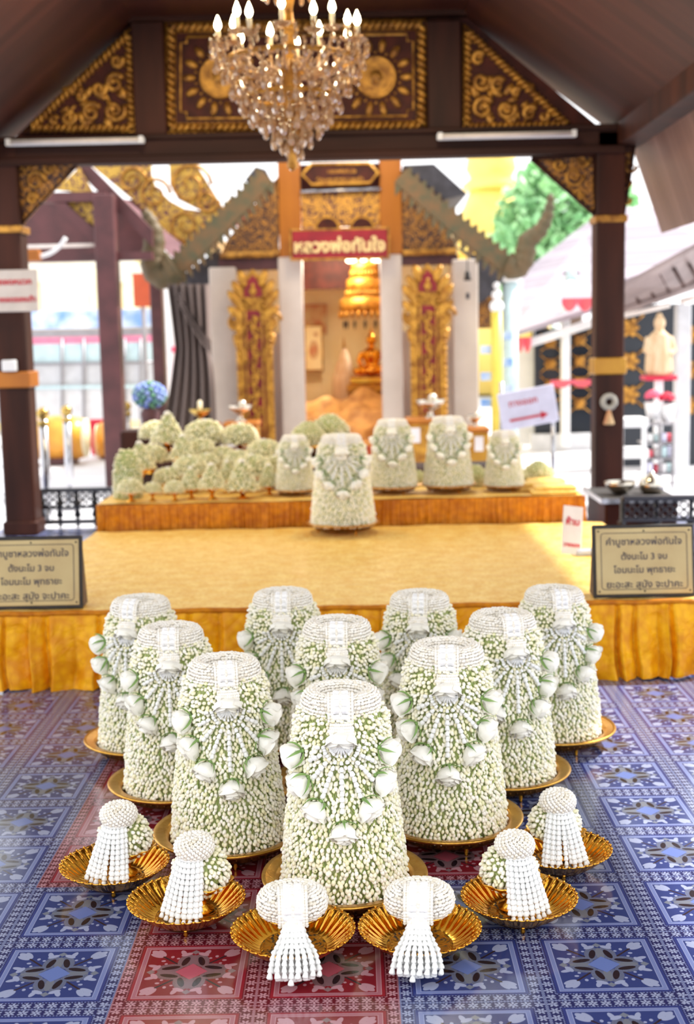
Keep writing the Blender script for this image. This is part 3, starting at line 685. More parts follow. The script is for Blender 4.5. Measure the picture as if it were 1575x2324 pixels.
def band_mb(rx, tx, tz, cz, w=0.042, n=13, t0=-70, t1=215):
    """two columns of folded petals wrapped over the ring, bead rows on either side; at the front (-Y)"""
    pet, bead = MB(), MB(); P = []; D = []
    for k in range(n):
        th = math.radians(t0 + (t1 - t0) * k / (n - 1))     # 0 = inner equator, 90 = top, 180 = outer
        c = np.array((0, -(rx - (tx + 0.006) * math.cos(th)), cz + (tz + 0.006) * math.sin(th)))
        tan = np.array((0, (tx) * -math.sin(th), (tz) * math.cos(th))); tan /= np.linalg.norm(tan); nor = np.cross(np.array((1.0, 0, 0)), tan) * -1
        nor = np.array((0, math.cos(th), math.sin(th)))
        R = np.stack([np.array((1.0, 0, 0)), -np.cross(np.array((1.0, 0, 0)), tan), -tan], axis=1); 
        Rn = np.stack([np.array((1.0, 0, 0)), nor, tan], axis=1)
        for s in (-1, 1):
            pet.add(mv(fold_petal(w * 0.54, 0.0175, 0.0085), c + np.array((s * w * 0.22, 0, 0)) + nor * 0.001, Rn @ rot('Z', s * 0.15)))
        for q in (0, 0.5):
            th2 = th + q * math.radians((t1 - t0) / (n - 1)); c2 = np.array((0, -(rx - (tx + 0.007) * math.cos(th2)), cz + (tz + 0.007) * math.sin(th2)))
            for s in (-1, 0, 1):
                for e in ((0.0, 0.0), (0.0065, 0.0)) if s else ((0, 0),):
                    P.append(c2 + np.array((s * (w * 0.5 + e[0]), 0, 0)) + nor * (0.001 if s else 0.004)); D.append(tan if s else tan + np.array((0.3, 0, 0)))
    bead.add(scatter(BEAD, axes(np.array(D), 0.95), np.array(P)))
    return pet, bead
# one finished cone, copied afterwards
def make_cone(src):
    c = thing('jasmine_cone', '', 'flower cone')
    o = bpy.data.objects.new('jasmine_buds', CONE_SRC[src]); COL.objects.link(o); o.parent = c; o['kind'] = 'stuff'
    o = bpy.data.objects.new('leaf_core', CORE); COL.objects.link(o); o.parent = c
    rg = part('ring_garland', ring_beads(0.071, 0.071, 0.024, 0.034, 0.449, 24, seed=src), M['bead'], c)
    part('ring_core', ring_core(0.071, 0.071, 0.021, 0.031, 0.449), M['bead'], rg)
    pe, be = band_mb(0.071, 0.024, 0.034, 0.449)
    pb = part('petal_band', pe, M['folded'], c); part('bead_edging', be, M['bead'], pb)
    P = []; D = []
    for k in range(5):
        for i in range(11):
            a = (i - 5 + 0.5 * (k % 2)) * 0.045; z = 0.424 - 0.0062 * k
            P.append(surf(a * (1 - 0.06 * abs(k - 2)), z, 0.014 - 0.0022 * abs(k - 2) ** 1.5 - 0.07 * a * a)); D.append((0.4 * (-1) ** k, -0.2, 1))
    kb = part('bead_knot', MB().add(scatter(BEAD, axes(np.array(D), 1.0), np.array(P))), M['bead'], c)
    tr = bpy.data.objects.new('rose', TOPROSE); COL.objects.link(tr); tr.parent = c
    p = surf(0, 0.412, 0.000); tr.matrix_basis = Matrix.Translation(p) @ Matrix(axis1((0, -0.40, -0.92))).to_4x4()
    for ang, ln in ((-82, .062), (-62, .085), (-40, .105), (-20, .135), (0, .158), (19, .132), (40, .108), (60, .085), (80, .06), (-72, .045), (72, .045), (-51, .05), (51, .05)):
        s = math.radians(ang); pth = []
        for k in range(9):
            d = 0.022 + (ln - 0.012) * k / 8; z = 0.383 - d * math.cos(s) - 0.004; rr = cone_r(z) + 0.008
            pth.append(surf(d * math.sin(s) / rr, z, 0.004 + 0.004 * math.sin(PI * k / 8)))
        rr = cone_r(0.379) + 0.008; mbs = strand_mb(pth, size=0.88 if ln > 0.06 else 0.75, fan=True)
        mbs.add(tube([surf(0.004 * math.sin(s) / rr, 0.379, 0.008), surf(0.014 * math.sin(s) / rr, 0.379 - 0.014 * math.cos(s), 0.008), pth[0]], [0.0022, 0.0026, 0.0032], 6))
        part('tassel_strand', mbs, M['strand'], c)
    for i, (x, z, rl) in enumerate(((-0.093, 0.340, 55), (-0.080, 0.282, 40), (-0.050, 0.230, 22), (0.004, 0.184, 3), (0.051, 0.233, -24), (0.080, 0.284, -40), (0.090, 0.345, -58))):
        a = math.asin(max(-1, min(1, x / (cone_r(z) + 0.008)))); n = np.array((math.sin(a), -math.cos(a), 0.2)); lat = np.array((math.cos(a), math.sin(a), 0))
        q = math.radians(rl); d = n * 0.42 + (np.array((0, 0, -1.0)) * math.cos(q) - lat * math.sin(q)) * 0.8
        m, ca = ROSES[(i + src) % 4]; ro = bpy.data.objects.new('rose', m); COL.objects.link(ro); ro.parent = c
        d = d / np.linalg.norm(d); ro.matrix_basis = Matrix.Translation(surf(a, z + 0.014, 0.004)) @ Matrix(axis1(d)).to_4x4() @ Matrix.Rotation(i * 1.3, 4, 'Z')
        k = bpy.data.objects.new('calyx', ca); COL.objects.link(k); k.parent = ro; k['label'] = 'green calyx with curling sepals'
    return c
def make_tray():
    t = thing('footed_tray', '', 'tray')
    part('dish', lathe([(0.02, 0.030), (0.150, 0.032), (0.163, 0.046), (0.170, 0.056), (0.176, 0.058), (0.192, 0.061), (0.203, 0.064), (0.205, 0.060), (0.203, 0.056), (0.17, 0.046), (0.155, 0.030), (0.02, 0.026)], 72, cap=False), M['goldtray'], t)
    g = MB(); g.add(lathe([(0.160, 0.046), (0.156, 0.024), (0.152, 0.024), (0.155, 0.046)], 64, cap=False))
    for i in range(48):
        a = 2 * PI * i / 48; g.add(mv(ball((0, 0, 0), (0.003, 0.0045, 0.006), 6, 4), (0.158 * math.cos(a), 0.158 * math.sin(a), 0.035), rot('Z', a)))
    part('pierced_gallery', g, M['golddark'], t)
    for i in range(3):
        a = -PI / 2 + 0.12 + 2 * PI * i / 3
        part('leg', mv(lathe([(0.009, 0.028), (0.005, 0.020), (0.0065, 0.012), (0.004, 0.004), (0.006, 0.0)], 10), (0.140 * math.cos(a), 0.140 * math.sin(a), 0)), M['gold'], t)
    return t
CONES = [  # x, y, turn, tip to the side, label
    (-0.046, 3.017, 0, 'jasmine cone at the point of the triangle, just behind the two ring garlands'),
    (-0.358, 3.321, 9, 'jasmine cone at the left of the second row, behind the left garland bowls'),
    (0.236, 3.389, -4, 'jasmine cone at the right of the second row, behind the right garland bowls'),
    (-0.555, 3.722, 4, 'jasmine cone at the left end of the third row, half hidden by another'),
    (-0.063, 3.70, 0, 'jasmine cone in the middle of the triangle, only its top showing'),
    (0.430, 3.775, 12, 'jasmine cone at the right end of the third row of the triangle'),
    (-0.715, 4.151, -14, 'jasmine cone at the left back corner of the triangle, near the skirt'),
    (-0.248, 4.171, 0, 'jasmine cone left of centre in the back row of the triangle'),
    (0.202, 4.143, -6, 'jasmine cone right of centre in the back row of the triangle'),
    (0.646, 4.174, 6, 'jasmine cone at the right back corner of the triangle, on the brightest tray')]
TRAYS = ['gold footed tray under the front cone of the triangle', 'gold footed tray under the left cone of the second row', 'gold footed tray under the right cone of the second row',
    'gold footed tray under the left end cone of the third row', 'gold footed tray under the middle cone of the triangle', 'gold footed tray under the right end cone of the third row',
    'gold footed tray under the left back corner cone', 'gold footed tray under the back row cone left of centre', 'gold footed tray under the back row cone right of centre', 'gold footed tray under the right back corner cone']
cone_src = [make_cone(0), make_cone(1)]; tray_src = make_tray()
SCL = [1, 1.0, 1.03, 1.0, 1.03, 1.02, 1.0, 1.02, 1.0, 1.0]
for i, (x, y, rz, lb) in enumerate(CONES):
    if i < 2: c = cone_src[i]; c.location = (x, y, 0.044); c.rotation_euler = (0, 0, math.radians(rz)); c['label'] = lb; c['group'] = 'jasmine cones on the floor'
    else: dup(cone_src[i % 2], (x, y, 0.044), math.radians(rz), SCL[i], lb, 'jasmine cones on the floor')
    if i == 0: tray_src.location = (x, y, 0); tray_src['label'] = TRAYS[0]; tray_src['group'] = 'gold trays under the floor cones'
    else: dup(tray_src, (x, y, 0), rnd.uniform(-.3, .3), 1.0, TRAYS[i], 'gold trays under the floor cones')

# ------------------------------------------------------------------ scalloped bowls with small garlands
def make_bowl():
    b = thing('scalloped_bowl', '', 'bowl'); nl = 36
    prof = [(0.074, 0.022), (0.082, 0.024), (0.092, 0.030), (0.104, 0.040), (0.118, 0.052), (0.130, 0.0625), (0.1365, 0.066)]
    amp = [0, 0.008, 0.022, 0.034, 0.036, 0.03, 0.030]
    def sc(a, k):
        kk = min(k, 6) if k < 7 else 13 - k
        return 1 + amp[max(0, min(6, kk))] * (abs(math.sin(nl * a / 2)) - 0.5) * 1.4
    V, F = lathe(prof + [(r - 0.0005, z - 0.003) for r, z in reversed(prof)], nl * 6, sc, cap=False)
    part('fluted_wall', (V, F), M['gold'], b)
    mb = MB()
    for i in range(nl):                                     # raised leaf tips and beads round the wall
        a = 2 * PI * i / nl; ca, sa = math.cos(a), math.sin(a)
        for r, z, s in ((0.127, 0.0605, 1.0), (0.119, 0.0535, 0.8)):
            mb.add(mv(ball((0, 0, 0), (0.0085 * s, 0.0028 * s, 0.0022), 8, 5), (r * ca, r * sa, z), rot('Z', a) @ rot('Y', -0.75)))
        mb.add(ball((0.1372 * ca, 0.1372 * sa, 0.0655), 0.0036, 6, 4))
    part('leaf_relief', mb, M['gold'], b)
    part('bowl_floor', lathe([(0.002, 0.0235), (0.030, 0.0235), (0.032, 0.0255), (0.036, 0.0255), (0.038, 0.0235), (0.066, 0.0235), (0.068, 0.026), (0.072, 0.026), (0.075, 0.022), (0.075, 0.019), (0.002, 0.019)], 48), M['bowlbase'], b)
    part('base_ring', lathe([(0.074, 0.021), (0.072, 0.014), (0.066, 0.014), (0.066, 0.020)], 40, cap=False), M['golddark'], b)
    for i in range(3):
        a = -PI / 2 + 2 * PI * i / 3
        part('leg', mv(lathe([(0.008, 0.017), (0.0045, 0.012), (0.006, 0.006), (0.004, 0.0)], 10), (0.066 * math.cos(a), 0.066 * math.sin(a), 0)), M['gold'], b)
    return b
def make_cup():
    c = thing('pedestal_cup', '', 'pedestal cup'); nl = 12
    def sc(a, k): return 1 + (0.10 * (abs(math.cos(nl * a / 2)) - 0.5) if 6 <= k <= 9 else 0)
    part('cup', lathe([(0.030, 0.0), (0.032, 0.006), (0.016, 0.014), (0.013, 0.030), (0.022, 0.040), (0.044, 0.052), (0.064, 0.066), (0.079, 0.080), (0.077, 0.079), (0.060, 0.062), (0.030, 0.052)], 72, sc, cap=True), M['gold'], c)
    return c
def ring_garland_thing():
    """oval woven ring with a petal band across it and a full tassel hanging forward over the bowl rim"""
    g = thing('tasselled_garland', '', 'garland')
    rx, ry, tx, tz, cz = 0.047, 0.036, 0.030, 0.033, 0.128
    r = part('woven_ring', ring_beads(rx, ry, tx, tz, cz, 26, seed=4), M['bead'], g)
    part('ring_core', ring_core(rx, ry, tx - 0.003, tz - 0.003, cz), M['bead'], r)
    pe, be = band_mb(ry, tx + 0.006, tz + 0.006, cz, 0.046, 13, 0, 200)
    pb = part('petal_band', pe, M['folded'], g); part('bead_edging', be, M['bead'], pb)
    pe2, be2 = MB(), MB(); P = []; D = []
    for k in range(7):
        for i in range(9):
            a = (i - 4) / 4; P.append((a * (0.022 - 0.001 * k), -0.074 - 0.012 * (1 - a * a) - 0.0025 * k, 0.118 - 0.0065 * k)); D.append((a * 0.3, -0.3, -1 + 0.3 * (k % 2)))
    part('bead_knot', MB().add(scatter(BEAD, axes(np.array(D), 1.15), np.array(P))), M['bead'], g)
    for row, (n, wid, dy, ln) in enumerate(((8, 1.0, 0.0, 1.0), (7, 0.86, 0.013, 0.96), (6, 0.74, -0.010, 1.05))):
        for i in range(n):
            a = -1 + 2 * i / (n - 1); e = 1.0 - 0.10 * a * a * (1 if row else 1.6)
            pth = [(a * 0.018, -0.078 + dy * 0.3, 0.086), (a * 0.032 * wid, -0.103 + dy, 0.062 + 0.012 * row * 0), (a * 0.046 * wid, -0.128 + dy, 0.048), (a * 0.052 * wid, -0.150 + dy, 0.024), (a * 0.055 * wid + 0.006 * math.sin(i * 7 + row), -0.164 + dy, 0.002 + 0.010 * a * a + 0.006 * math.sin(i * 3.1 + row * 2))]
            q = [np.array(p) + np.array((0, -0.004 * (row == 2), 0.018 + 0.006 * (row == 2))) for p in pth]; q = q[:4] + [np.array(pth[3]) * 1.0 + (np.array(q[4]) - np.array(pth[3])) * e * ln]
            part('tassel_strand', strand_mb(q, 0.0130, 0.86 + 0.1 * rnd.random()), M['strand'], g)
    return g
def round_garland_thing(split):
    """bud ball under a round white bead cap, with a curtain of strands falling in front"""
    g = thing('round_garland', '', 'garland')
    n = 330; k = np.arange(n); z = 1 - 2 * (k + 0.5) / n; a = k * 2.39996; q = np.sqrt(1 - z * z)
    Nn = np.stack([q * np.cos(a), q * np.sin(a), z], 1); P = Nn * np.array((0.060, 0.058, 0.050)) + np.array((0, 0.014, 0.128))
    Tn = np.array((0, 0, 1.0)) - Nn * Nn[:, 2:3] * 0.97; Tn /= np.linalg.norm(Tn, axis=1)[:, None]
    b = part('bud_ball', bud_mass(P, Nn, Tn, 1.0, 0.4, 6, 1.05), [M['bud'], M['stem']], g, stuff=True); part('ball_core', ball((0, 0.014, 0.128), (0.058, 0.056, 0.048), 20, 12), M['core'], b)
    P = []; D = []
    for i in range(210):
        zz = 1 - 1.75 * (i + 0.5) / 210; aa = i * 2.39996; qq = math.sqrt(max(0, 1 - zz * zz)); nrm = np.array((qq * math.cos(aa), qq * math.sin(aa), zz))
        dent = 0.010 * math.exp(-(qq / 0.35) ** 2); P.append(nrm * np.array((0.043, 0.043, 0.030)) + np.array((0, -0.012, 0.196 - dent * (zz > 0)))); D.append(nrm)
    cb = tmpl([(0.0010, -0.5), (0.0042, -0.2), (0.0052, 0.1), (0.0042, 0.35), (0.0008, 0.5)], 7, 0.013)
    cp = part('bead_cap', MB().add(scatter(cb, axes(np.array(D), 1.0), np.array(P))), M['bead'], g); part('cap_core', ball((0, -0.012, 0.196), (0.041, 0.041, 0.026), 18, 10), M['bead'], cp)
    for row, (m, w0, w1, y0, y1, ln) in enumerate(((7, 0.030, 0.048, -0.044, -0.096, 1.0), (8, 0.034, 0.052, -0.036, -0.086, 0.93))):
        for i in range(m):
            a = -1 + 2 * i / (m - 1); sp = split * (1 if a > 0.1 else -1 if a < -0.1 else 0) * 0.006
            pth = [(a * w0 * 0.75, y0 + 0.012 * a * a, 0.182), (a * w0, y0 - 0.010 + 0.010 * a * a, 0.160), (a * (w0 + w1) / 2 + sp * 0.5, (y0 + y1) / 2 - 0.004 + 0.008 * a * a, 0.105), (a * w1 + sp, y1 + 0.006 * a * a, 0.182 - 0.147 * ln)]
            part('tassel_strand', strand_mb(pth, 0.0126, 0.86), M['strand'], g)
    return g
bowl_src, cup_src, gr_src = make_bowl(), make_cup(), ring_garland_thing()
rd_src = [round_garland_thing(1.3), round_garland_thing(0.2)]
BOWLS = [(-0.627, 3.100, -22, 1, 0.99, 'left end of the arc', 0.022), (-0.418, 2.881, -26, 2, 1.0, 'second from the left', 0.030),
    (-0.159, 2.713, 4, 0, 1.0, 'left one of the front pair', 0), (0.123, 2.717, -5, 0, 0.99, 'right one of the front pair', 0),
    (0.363, 2.866, 24, 2, 0.98, 'second from the right', -0.016), (0.500, 3.147, 8, 1, 0.97, 'right end of the arc', -0.006)]
used = {}
def place(src, key, loc, rz, s, lb, grp):
    if key not in used:
        used[key] = 1; src.location = loc; src.rotation_euler = (0, 0, rz); src.scale = (s, s, s); src['label'] = lb; src['group'] = grp; return src
    return dup(src, loc, rz, s, lb, grp)
for x, y, rz, kind, s, where, dx in BOWLS:
    q = math.radians(rz)
    place(bowl_src, 'bowl', (x, y, 0), rnd.uniform(-.1, .1), s, 'gold scalloped bowl on three feet, ' + where, 'scalloped bowls in an arc before the cones')
    place(cup_src, 'cup', (x + dx, y + 0.018, 0.0245 * s), 0, s, 'small gold cup inside the bowl ' + where.split(',')[0], 'gold cups inside the bowls')
    if kind == 0: place(gr_src, 'gr', (x, y, 0), q, s, 'white ring garland with long tassel over its bowl, ' + where, 'white garlands in the bowls')
    else: place(rd_src[kind - 1], 'rd%d' % kind, (x + dx, y, 0), q, s, 'round-topped white garland with a curtain of strands, ' + where, 'white garlands in the bowls')

# ------------------------------------------------------------------ chandelier
cy = 7.0; cc = at(657, 112, cy); ch = thing('chandelier', 'amber crystal chandelier with lit candle bulbs hanging under the ceiling', 'chandelier', tuple(cc))
part('centre_column', lathe([(0.004, -0.62), (0.03, -0.60), (0.02, -0.5), (0.05, -0.40), (0.03, -0.25), (0.06, -0.1), (0.035, -0.02), (0.028, 0.05), (0.045, 0.09), (0.05, 0.10), (0.03, 0.13), (0.02, 0.2), (0.035, 0.26), (0.05, 0.30), (0.02, 0.34), (0.02, 0.44)], 20), M['goldold'], ch)
part('hanging_chain', tube([(0, 0, 0.42), (0, 0, 0.73)], 0.010, 6), M['brass'], ch)
tear = lathe([(0.0005, 0.034), (0.004, 0.026), (0.012, 0.006), (0.016, -0.010), (0.013, -0.024), (0.006, -0.033), (0.0005, -0.036)], 7, cap=False)
bead = ball((0, 0, 0), 0.011, 7, 5)
NA = 14; mb_arm = None
for i in range(NA):
    a = 2 * PI * (i + 0.35) / NA; ca, sa = math.cos(a), math.sin(a); R = 0.37 if i % 2 else 0.31; zc = 0.015 if i % 2 else 0.055
    P = [(r * ca, r * sa, z) for r, z in ((0.03, -0.05), (0.12, -0.13), (0.22, -0.12), (R - 0.03, -0.06), (R, zc - 0.02))]
    ar = part('arm', tube(P, 0.009, 8), M['crystal'], ch)
    part('drip_dish', mv(lathe([(0.01, -0.012), (0.03, -0.008), (0.044, 0.006), (0.047, 0.010), (0.040, 0.010), (0.012, 0.0)], 14), (R * ca, R * sa, zc)), M['crystal'], ar)
    cn = part('candle', mv(lathe([(0.012, 0), (0.012, 0.07), (0.010, 0.072)], 10), (R * ca, R * sa, zc + 0.002)), M['candle'], ch)
    part('bulb', mv(lathe([(0.006, 0.0), (0.016, 0.014), (0.0185, 0.026), (0.014, 0.045), (0.006, 0.064), (0.001, 0.076)], 10), (R * ca, R * sa, zc + 0.074)), M['bulb'], cn)
rr = random.Random(9); rest = MB(); cnt = 0
for tier, (R, z, n, s) in enumerate(((0.41, -0.02, 26, 0.8), (0.39, -0.08, 26, 0.9), (0.35, -0.14, 26, 1.0), (0.31, -0.21, 24, 1.1), (0.26, -0.28, 22, 1.15), (0.21, -0.34, 18, 1.2), (0.155, -0.40, 14, 1.2), (0.10, -0.46, 10, 1.2), (0.05, -0.51, 6, 1.2), (0.004, -0.575, 1, 1.3), (0.13, 0.27, 12, 0.9), (0.10, 0.40, 10, 0.9))):
    for i in range(n):
        a = 2 * PI * (i + 0.5 * (tier % 2)) / n; p = np.array((R * math.cos(a), R * math.sin(a), z + rr.uniform(-.02, .02)))
        g = mv(tear, p, rot('Z', rr.uniform(0, 6)), s * rr.uniform(0.85, 1.1))
        if math.sin(a) < 0.1 and cnt < 100 and (tier in (1, 3, 4, 5, 6, 7, 8, 9)): part('crystal_drop', g, M['crystal'], ch, False); cnt += 1
        else: rest.add(g)
        rest.add(mv(bead, p + (0, 0, 0.045 * s))); rest.add(mv(bead, p * np.array((0.94, 0.94, 1)) + (0, 0, 0.07 * s)))
for i in range(220):
    a = rr.uniform(0, 6.28); t = rr.random(); R = 0.36 * (1 - t) + 0.03; rest.add(mv(bead, (R * math.cos(a), R * math.sin(a), -0.06 - 0.42 * t + rr.uniform(-.03, .03)), None, rr.uniform(0.6, 1.2)))
part('crystal_strings', rest, M['crystal'], ch, False, stuff=True)
for R, z in ((0.34, -0.06), (0.24, -0.24), (0.10, 0.32)): part('tier_ring', ring_core(R, R, 0.008, 0.012, z), M['goldpaint'], ch)
lamp('chandelier_glow', 'POINT', (cc.x, cc.y, cc.z + 0.13), 7, (1.0, 0.78, 0.48), 0.3)
# ------------------------------------------------------------------ boards standing on the platform
def prayer_board(xc, label):
    b = thing('prayer_board', label, 'sign', (xc, 5.045, PT + 0.003), 0, 'prayer boards on the platform edge'); w, h = 0.405, 0.292
    R = rot('X', -0.16)
    def lean(g): return mv(g, (0, 0, 0), R)
    part('board', lean(box((0, 0.012, h / 2), (w, 0.022, h), 0.004)), M['black'], b, False)
    part('plate', lean(box((0, -0.002, h / 2), (w - 0.024, 0.006, h - 0.03), 0.001)), M['plate'], b, False)
    x, z = w / 2 - 0.032, h / 2 - 0.034; pts = []
    for cx, cz, a0 in ((x - .012, z - .012, 0), (-x + .012, z - .012, 90), (-x + .012, -z + .012, 180), (x - .012, -z + .012, 270)):
        for k in range(5): a = math.radians(a0 + 22.5 * k); pts.append((cx + .012 * math.cos(a), -0.0055, h / 2 + cz + .012 * math.sin(a)))
    part('border_line', lean(tube(pts + pts[:1], 0.0013, 5)), M['darktext'], b)
    for sx in (-1, 0, 1):
        for sz in (-1, 1): part('screw', lean(ball((sx * (w / 2 - 0.022), -0.006, h / 2 + sz * (h / 2 - 0.026)), (0.004, 0.002, 0.004), 8, 5)), M['black'], b)
    for s, wd, zz in (('คำบูชาหลวงพ่อทันใจ', 0.30, 0.222), ('ตั้งนะโม 3 จบ', 0.182, 0.163), ('โอมนะโม พุทธายะ', 0.245, 0.110), ('ยะอะสะ สุมัง จะปาคะ', 0.302, 0.052)):
        p = R @ np.array((0, -0.006, zz)); text(s, wd, M['darktext'], tuple(p), PI / 2 - 0.16, b, 0.010)
    for s in (-1, 1): part('prop_leg', prism([(s * (w / 2 - 0.006), 0.02, 0.0), (s * (w / 2 - 0.006), 0.075, h * 0.93), (s * (w / 2 - 0.006), 0.13, 0.0)], (-s * 0.012, 0, 0)), M['boardside'], b, False)
    return b
prayer_board(-1.303, 'tan prayer board with dark writing at the left end of the platform edge')
prayer_board(1.143, 'tan prayer board with dark writing at the right end of the platform edge')
nt = thing('table_notice', 'small white notice with red lettering leaning on the platform by the right prayer board', 'notice', (1.012, 6.02, PT + 0.004), math.radians(14))
Rn = rot('X', -0.25) @ rot('Y', 0.16)
part('card', mv(box((0, 0, 0.116), (0.10, 0.006, 0.232), 0.002), (0, 0, 0.008), Rn), M['notice'], nt, False)
for s, wd, zz in (('ห้าม', 0.068, 0.155), ('วางของ', 0.085, 0.045)):
    p = Rn @ np.array((0, -0.005, zz)) + (0, 0, 0.008); text(s, wd, M['redtext'], tuple(p), PI / 2 - 0.25, nt, 0.03, ry=0.16)
part('foot_block', box((0.085, 0.02, 0.012), (0.11, 0.06, 0.024), 0.004), M['acrylic'], nt, False)
# ------------------------------------------------------------------ stepped altar table
TT = 0.455
tb = thing('altar_table', 'long table under orange satin carrying rows of jasmine offerings', 'altar table', (0, 0, 0))
part('table_top', grid(lambda u, v: (-1.45 + 2.72 * u, 7.17 + 0.88 * v, TT + 0.002 * math.sin(31 * u + 9 * v)), 60, 12), M['topcloth'], tb)
part('pleated_skirt', skirt(-1.46, 1.28, 7.17, 0.15, TT - 0.004, 0.035, 0.02, 8, 8), M['skirtorange'], tb)
part('side_skirt', MB().add(prism([(-1.46, 7.17, 0.0), (-1.46, 7.17, TT - .004), (-1.46, 8.03, TT - .004), (-1.46, 8.03, 0.0)], (0.02, 0, 0))).add(prism([(1.27, 7.17, 0.0), (1.27, 7.17, TT - .004), (1.27, 8.03, TT - .004), (1.27, 8.03, 0.0)], (-0.02, 0, 0))), M['skirtorange'], tb, False)
part('frame', box((-0.09, 7.62, 0.22), (2.68, 0.86, 0.43)), M['wood'], tb, False)
tr_ = thing('tiered_stand', 'dark stepped stand behind the altar table full of offerings', 'stand', (0, 0, 0))
part('lower_step', box((-0.25, 8.32, 0.26), (2.35, 0.46, 0.52), 0.01), M['wood'], tr_); part('upper_step', box((-0.80, 8.74, 0.31), (1.20, 0.40, 0.62), 0.01), M['wood'], tr_)
# big jasmine cones behind: the same make as those on the floor
def back_cone(px, py, Y, z, s, rz, lb, tlb):
    x = at(px, py, Y).x; c = dup(cone_src[rnd.randint(0, 1)], (x, Y, z + 0.044 * s), math.radians(rz), s, lb, 'jasmine cones around the altar table'); c.scale = (s, s, s * 0.88); dup(tray_src, (x, Y, z), 0.4, s * 0.86, tlb, 'trays under the altar cones')
back_cone(779, 1195, 6.92, PT + 0.003, 1.13, 0, 'large jasmine cone standing alone on the platform before the altar table', 'gold tray under the cone standing alone on the platform')
back_cone(671, 1138, 7.42, TT, 0.74, 4, 'small jasmine cone on the altar table just left of the platform cone', 'gold tray under the altar cone left of the platform cone')
back_cone(893, 1132, 7.42, TT, 0.91, -4, 'jasmine cone on the altar table just right of the platform cone', 'gold tray under the altar cone right of the platform cone')
back_cone(1018, 1127, 7.42, TT, 0.93, 3, 'jasmine cone on the altar table below the yellow stand with the silver bowl', 'gold tray under the altar cone below the yellow stand')
back_cone(1144, 1122, 7.42, TT, 0.74, -2, 'jasmine cone at the right end of the altar table', 'gold tray under the altar cone at the right end')
# low-detail mounds of buds on gold stands
def mound(kind, seed):
    r = np.random.default_rng(seed); P = []; Nn = []
    if kind == 'dome': f = lambda t: (0.105 * math.cos(t * PI / 2) ** 0.7 + 0.004, 0.10 * math.sin(t * PI / 2))
    elif kind == 'cone': f = lambda t: (0.09 * (1 - t) ** 0.85 + 0.006, 0.165 * t)
    elif kind == 'arch': f = lambda t: (0.085 * (1 - t ** 4) ** 0.5 + 0.004, 0.32 * t)
    else: f = lambda t: (0.12 * (math.sin(0.5 + t * 2.6)) + 0.01, 0.20 * t)
    for k in range(15):
        t = k / 14.5; q, z = f(t); q2, z2 = f(t + 0.02); n = max(4, int(2 * PI * q / 0.017)); L = math.hypot(z2 - z, q2 - q)
        for i in range(n):
            a = 2 * PI * (i + r.uniform(-.3, .3)) / n; P.append((q * math.cos(a), q * math.sin(a), z)); Nn.append(((z2 - z) / L * math.cos(a), (z2 - z) / L * math.sin(a), -(q2 - q) / L + 0.05))
    P, Nn = np.array(P), np.array(Nn); Nn /= np.linalg.norm(Nn, axis=1)[:, None]
    Tn = np.array((0, 0, 1.0)) - Nn * Nn[:, 2:3] * 0.96; Tn /= np.linalg.norm(Tn, axis=1)[:, None]
    core = lathe([(max(0.001, f(k / 12)[0] - 0.004), f(k / 12)[1]) for k in range(13)], 20)
    return bud_mass(P, Nn, Tn, 0.8, 0.4, seed, 1.35, BUDLO), core
def stand_mesh(w, h):
    return lathe([(0.4 * w, 0), (0.42 * w, 0.06 * h), (0.18 * w, 0.2 * h), (0.14 * w, 0.45 * h), (0.3 * w, 0.62 * h), (0.85 * w, 0.85 * h), (1.0 * w, 1.0 * h), (0.93 * w, 0.99 * h), (0.5 * w, 0.82 * h), (0.01, 0.8 * h)], 28)
ms = {}; GROUP_M = 'jasmine mounds on gold stands on the altar table'
KN = {'dome': 'domed', 'cone': 'pointed', 'arch': 'tall arched', 'bush': 'round bushy'}
def mound_thing(kind, loc, s, lb):
    if kind not in ms:
        t = thing('jasmine_mound', lb, 'flower offering', loc, 0, GROUP_M, s); mb, core = mound(kind, len(ms) + 20)
        b = part('jasmine_buds', mb, [M['budshaded'], M['stem']], t, stuff=True); part('leaf_core', core, M['core'], b)
        if kind in ('dome', 'cone'):
            zt = 0.10 if kind == 'dome' else 0.165
            part('white_topknot', MB().add(scatter(BEAD, axes(np.array([(math.cos(i * 2.4), math.sin(i * 2.4), 1.5) for i in range(24)]), 1.6), np.array([(0.016 * math.cos(i * 2.4) * (i / 24) ** .5, 0.016 * math.sin(i * 2.4) * (i / 24) ** .5, zt + 0.012 - 0.012 * i / 24) for i in range(24)]))), M['bead'], t)
        ms[kind] = t; return t
    return dup(ms[kind], loc, rnd.uniform(0, 6), s, lb, GROUP_M)
st_src = []
def stand_thing(loc, w, h, lb):
    if not st_src:
        t = thing('offering_stand', lb, 'pedestal', loc, 0, 'gold stands under the altar mounds'); part('foot', lathe([(0.04, 0), (0.042, 0.006), (0.018, 0.02), (0.014, 0.045)], 24), M['gold'], t)
        part('dish', lathe([(0.014, 0.044), (0.03, 0.062), (0.085, 0.085), (0.10, 0.10), (0.093, 0.099), (0.05, 0.082), (0.005, 0.08)], 28), M['gold'], t); st_src.append(t)
        t.scale = (w / 0.1, w / 0.1, h / 0.1); return t
    t = dup(st_src[0], loc, 0, 1, lb, 'gold stands under the altar mounds'); t.scale = (w / 0.1, w / 0.1, h / 0.1); return t
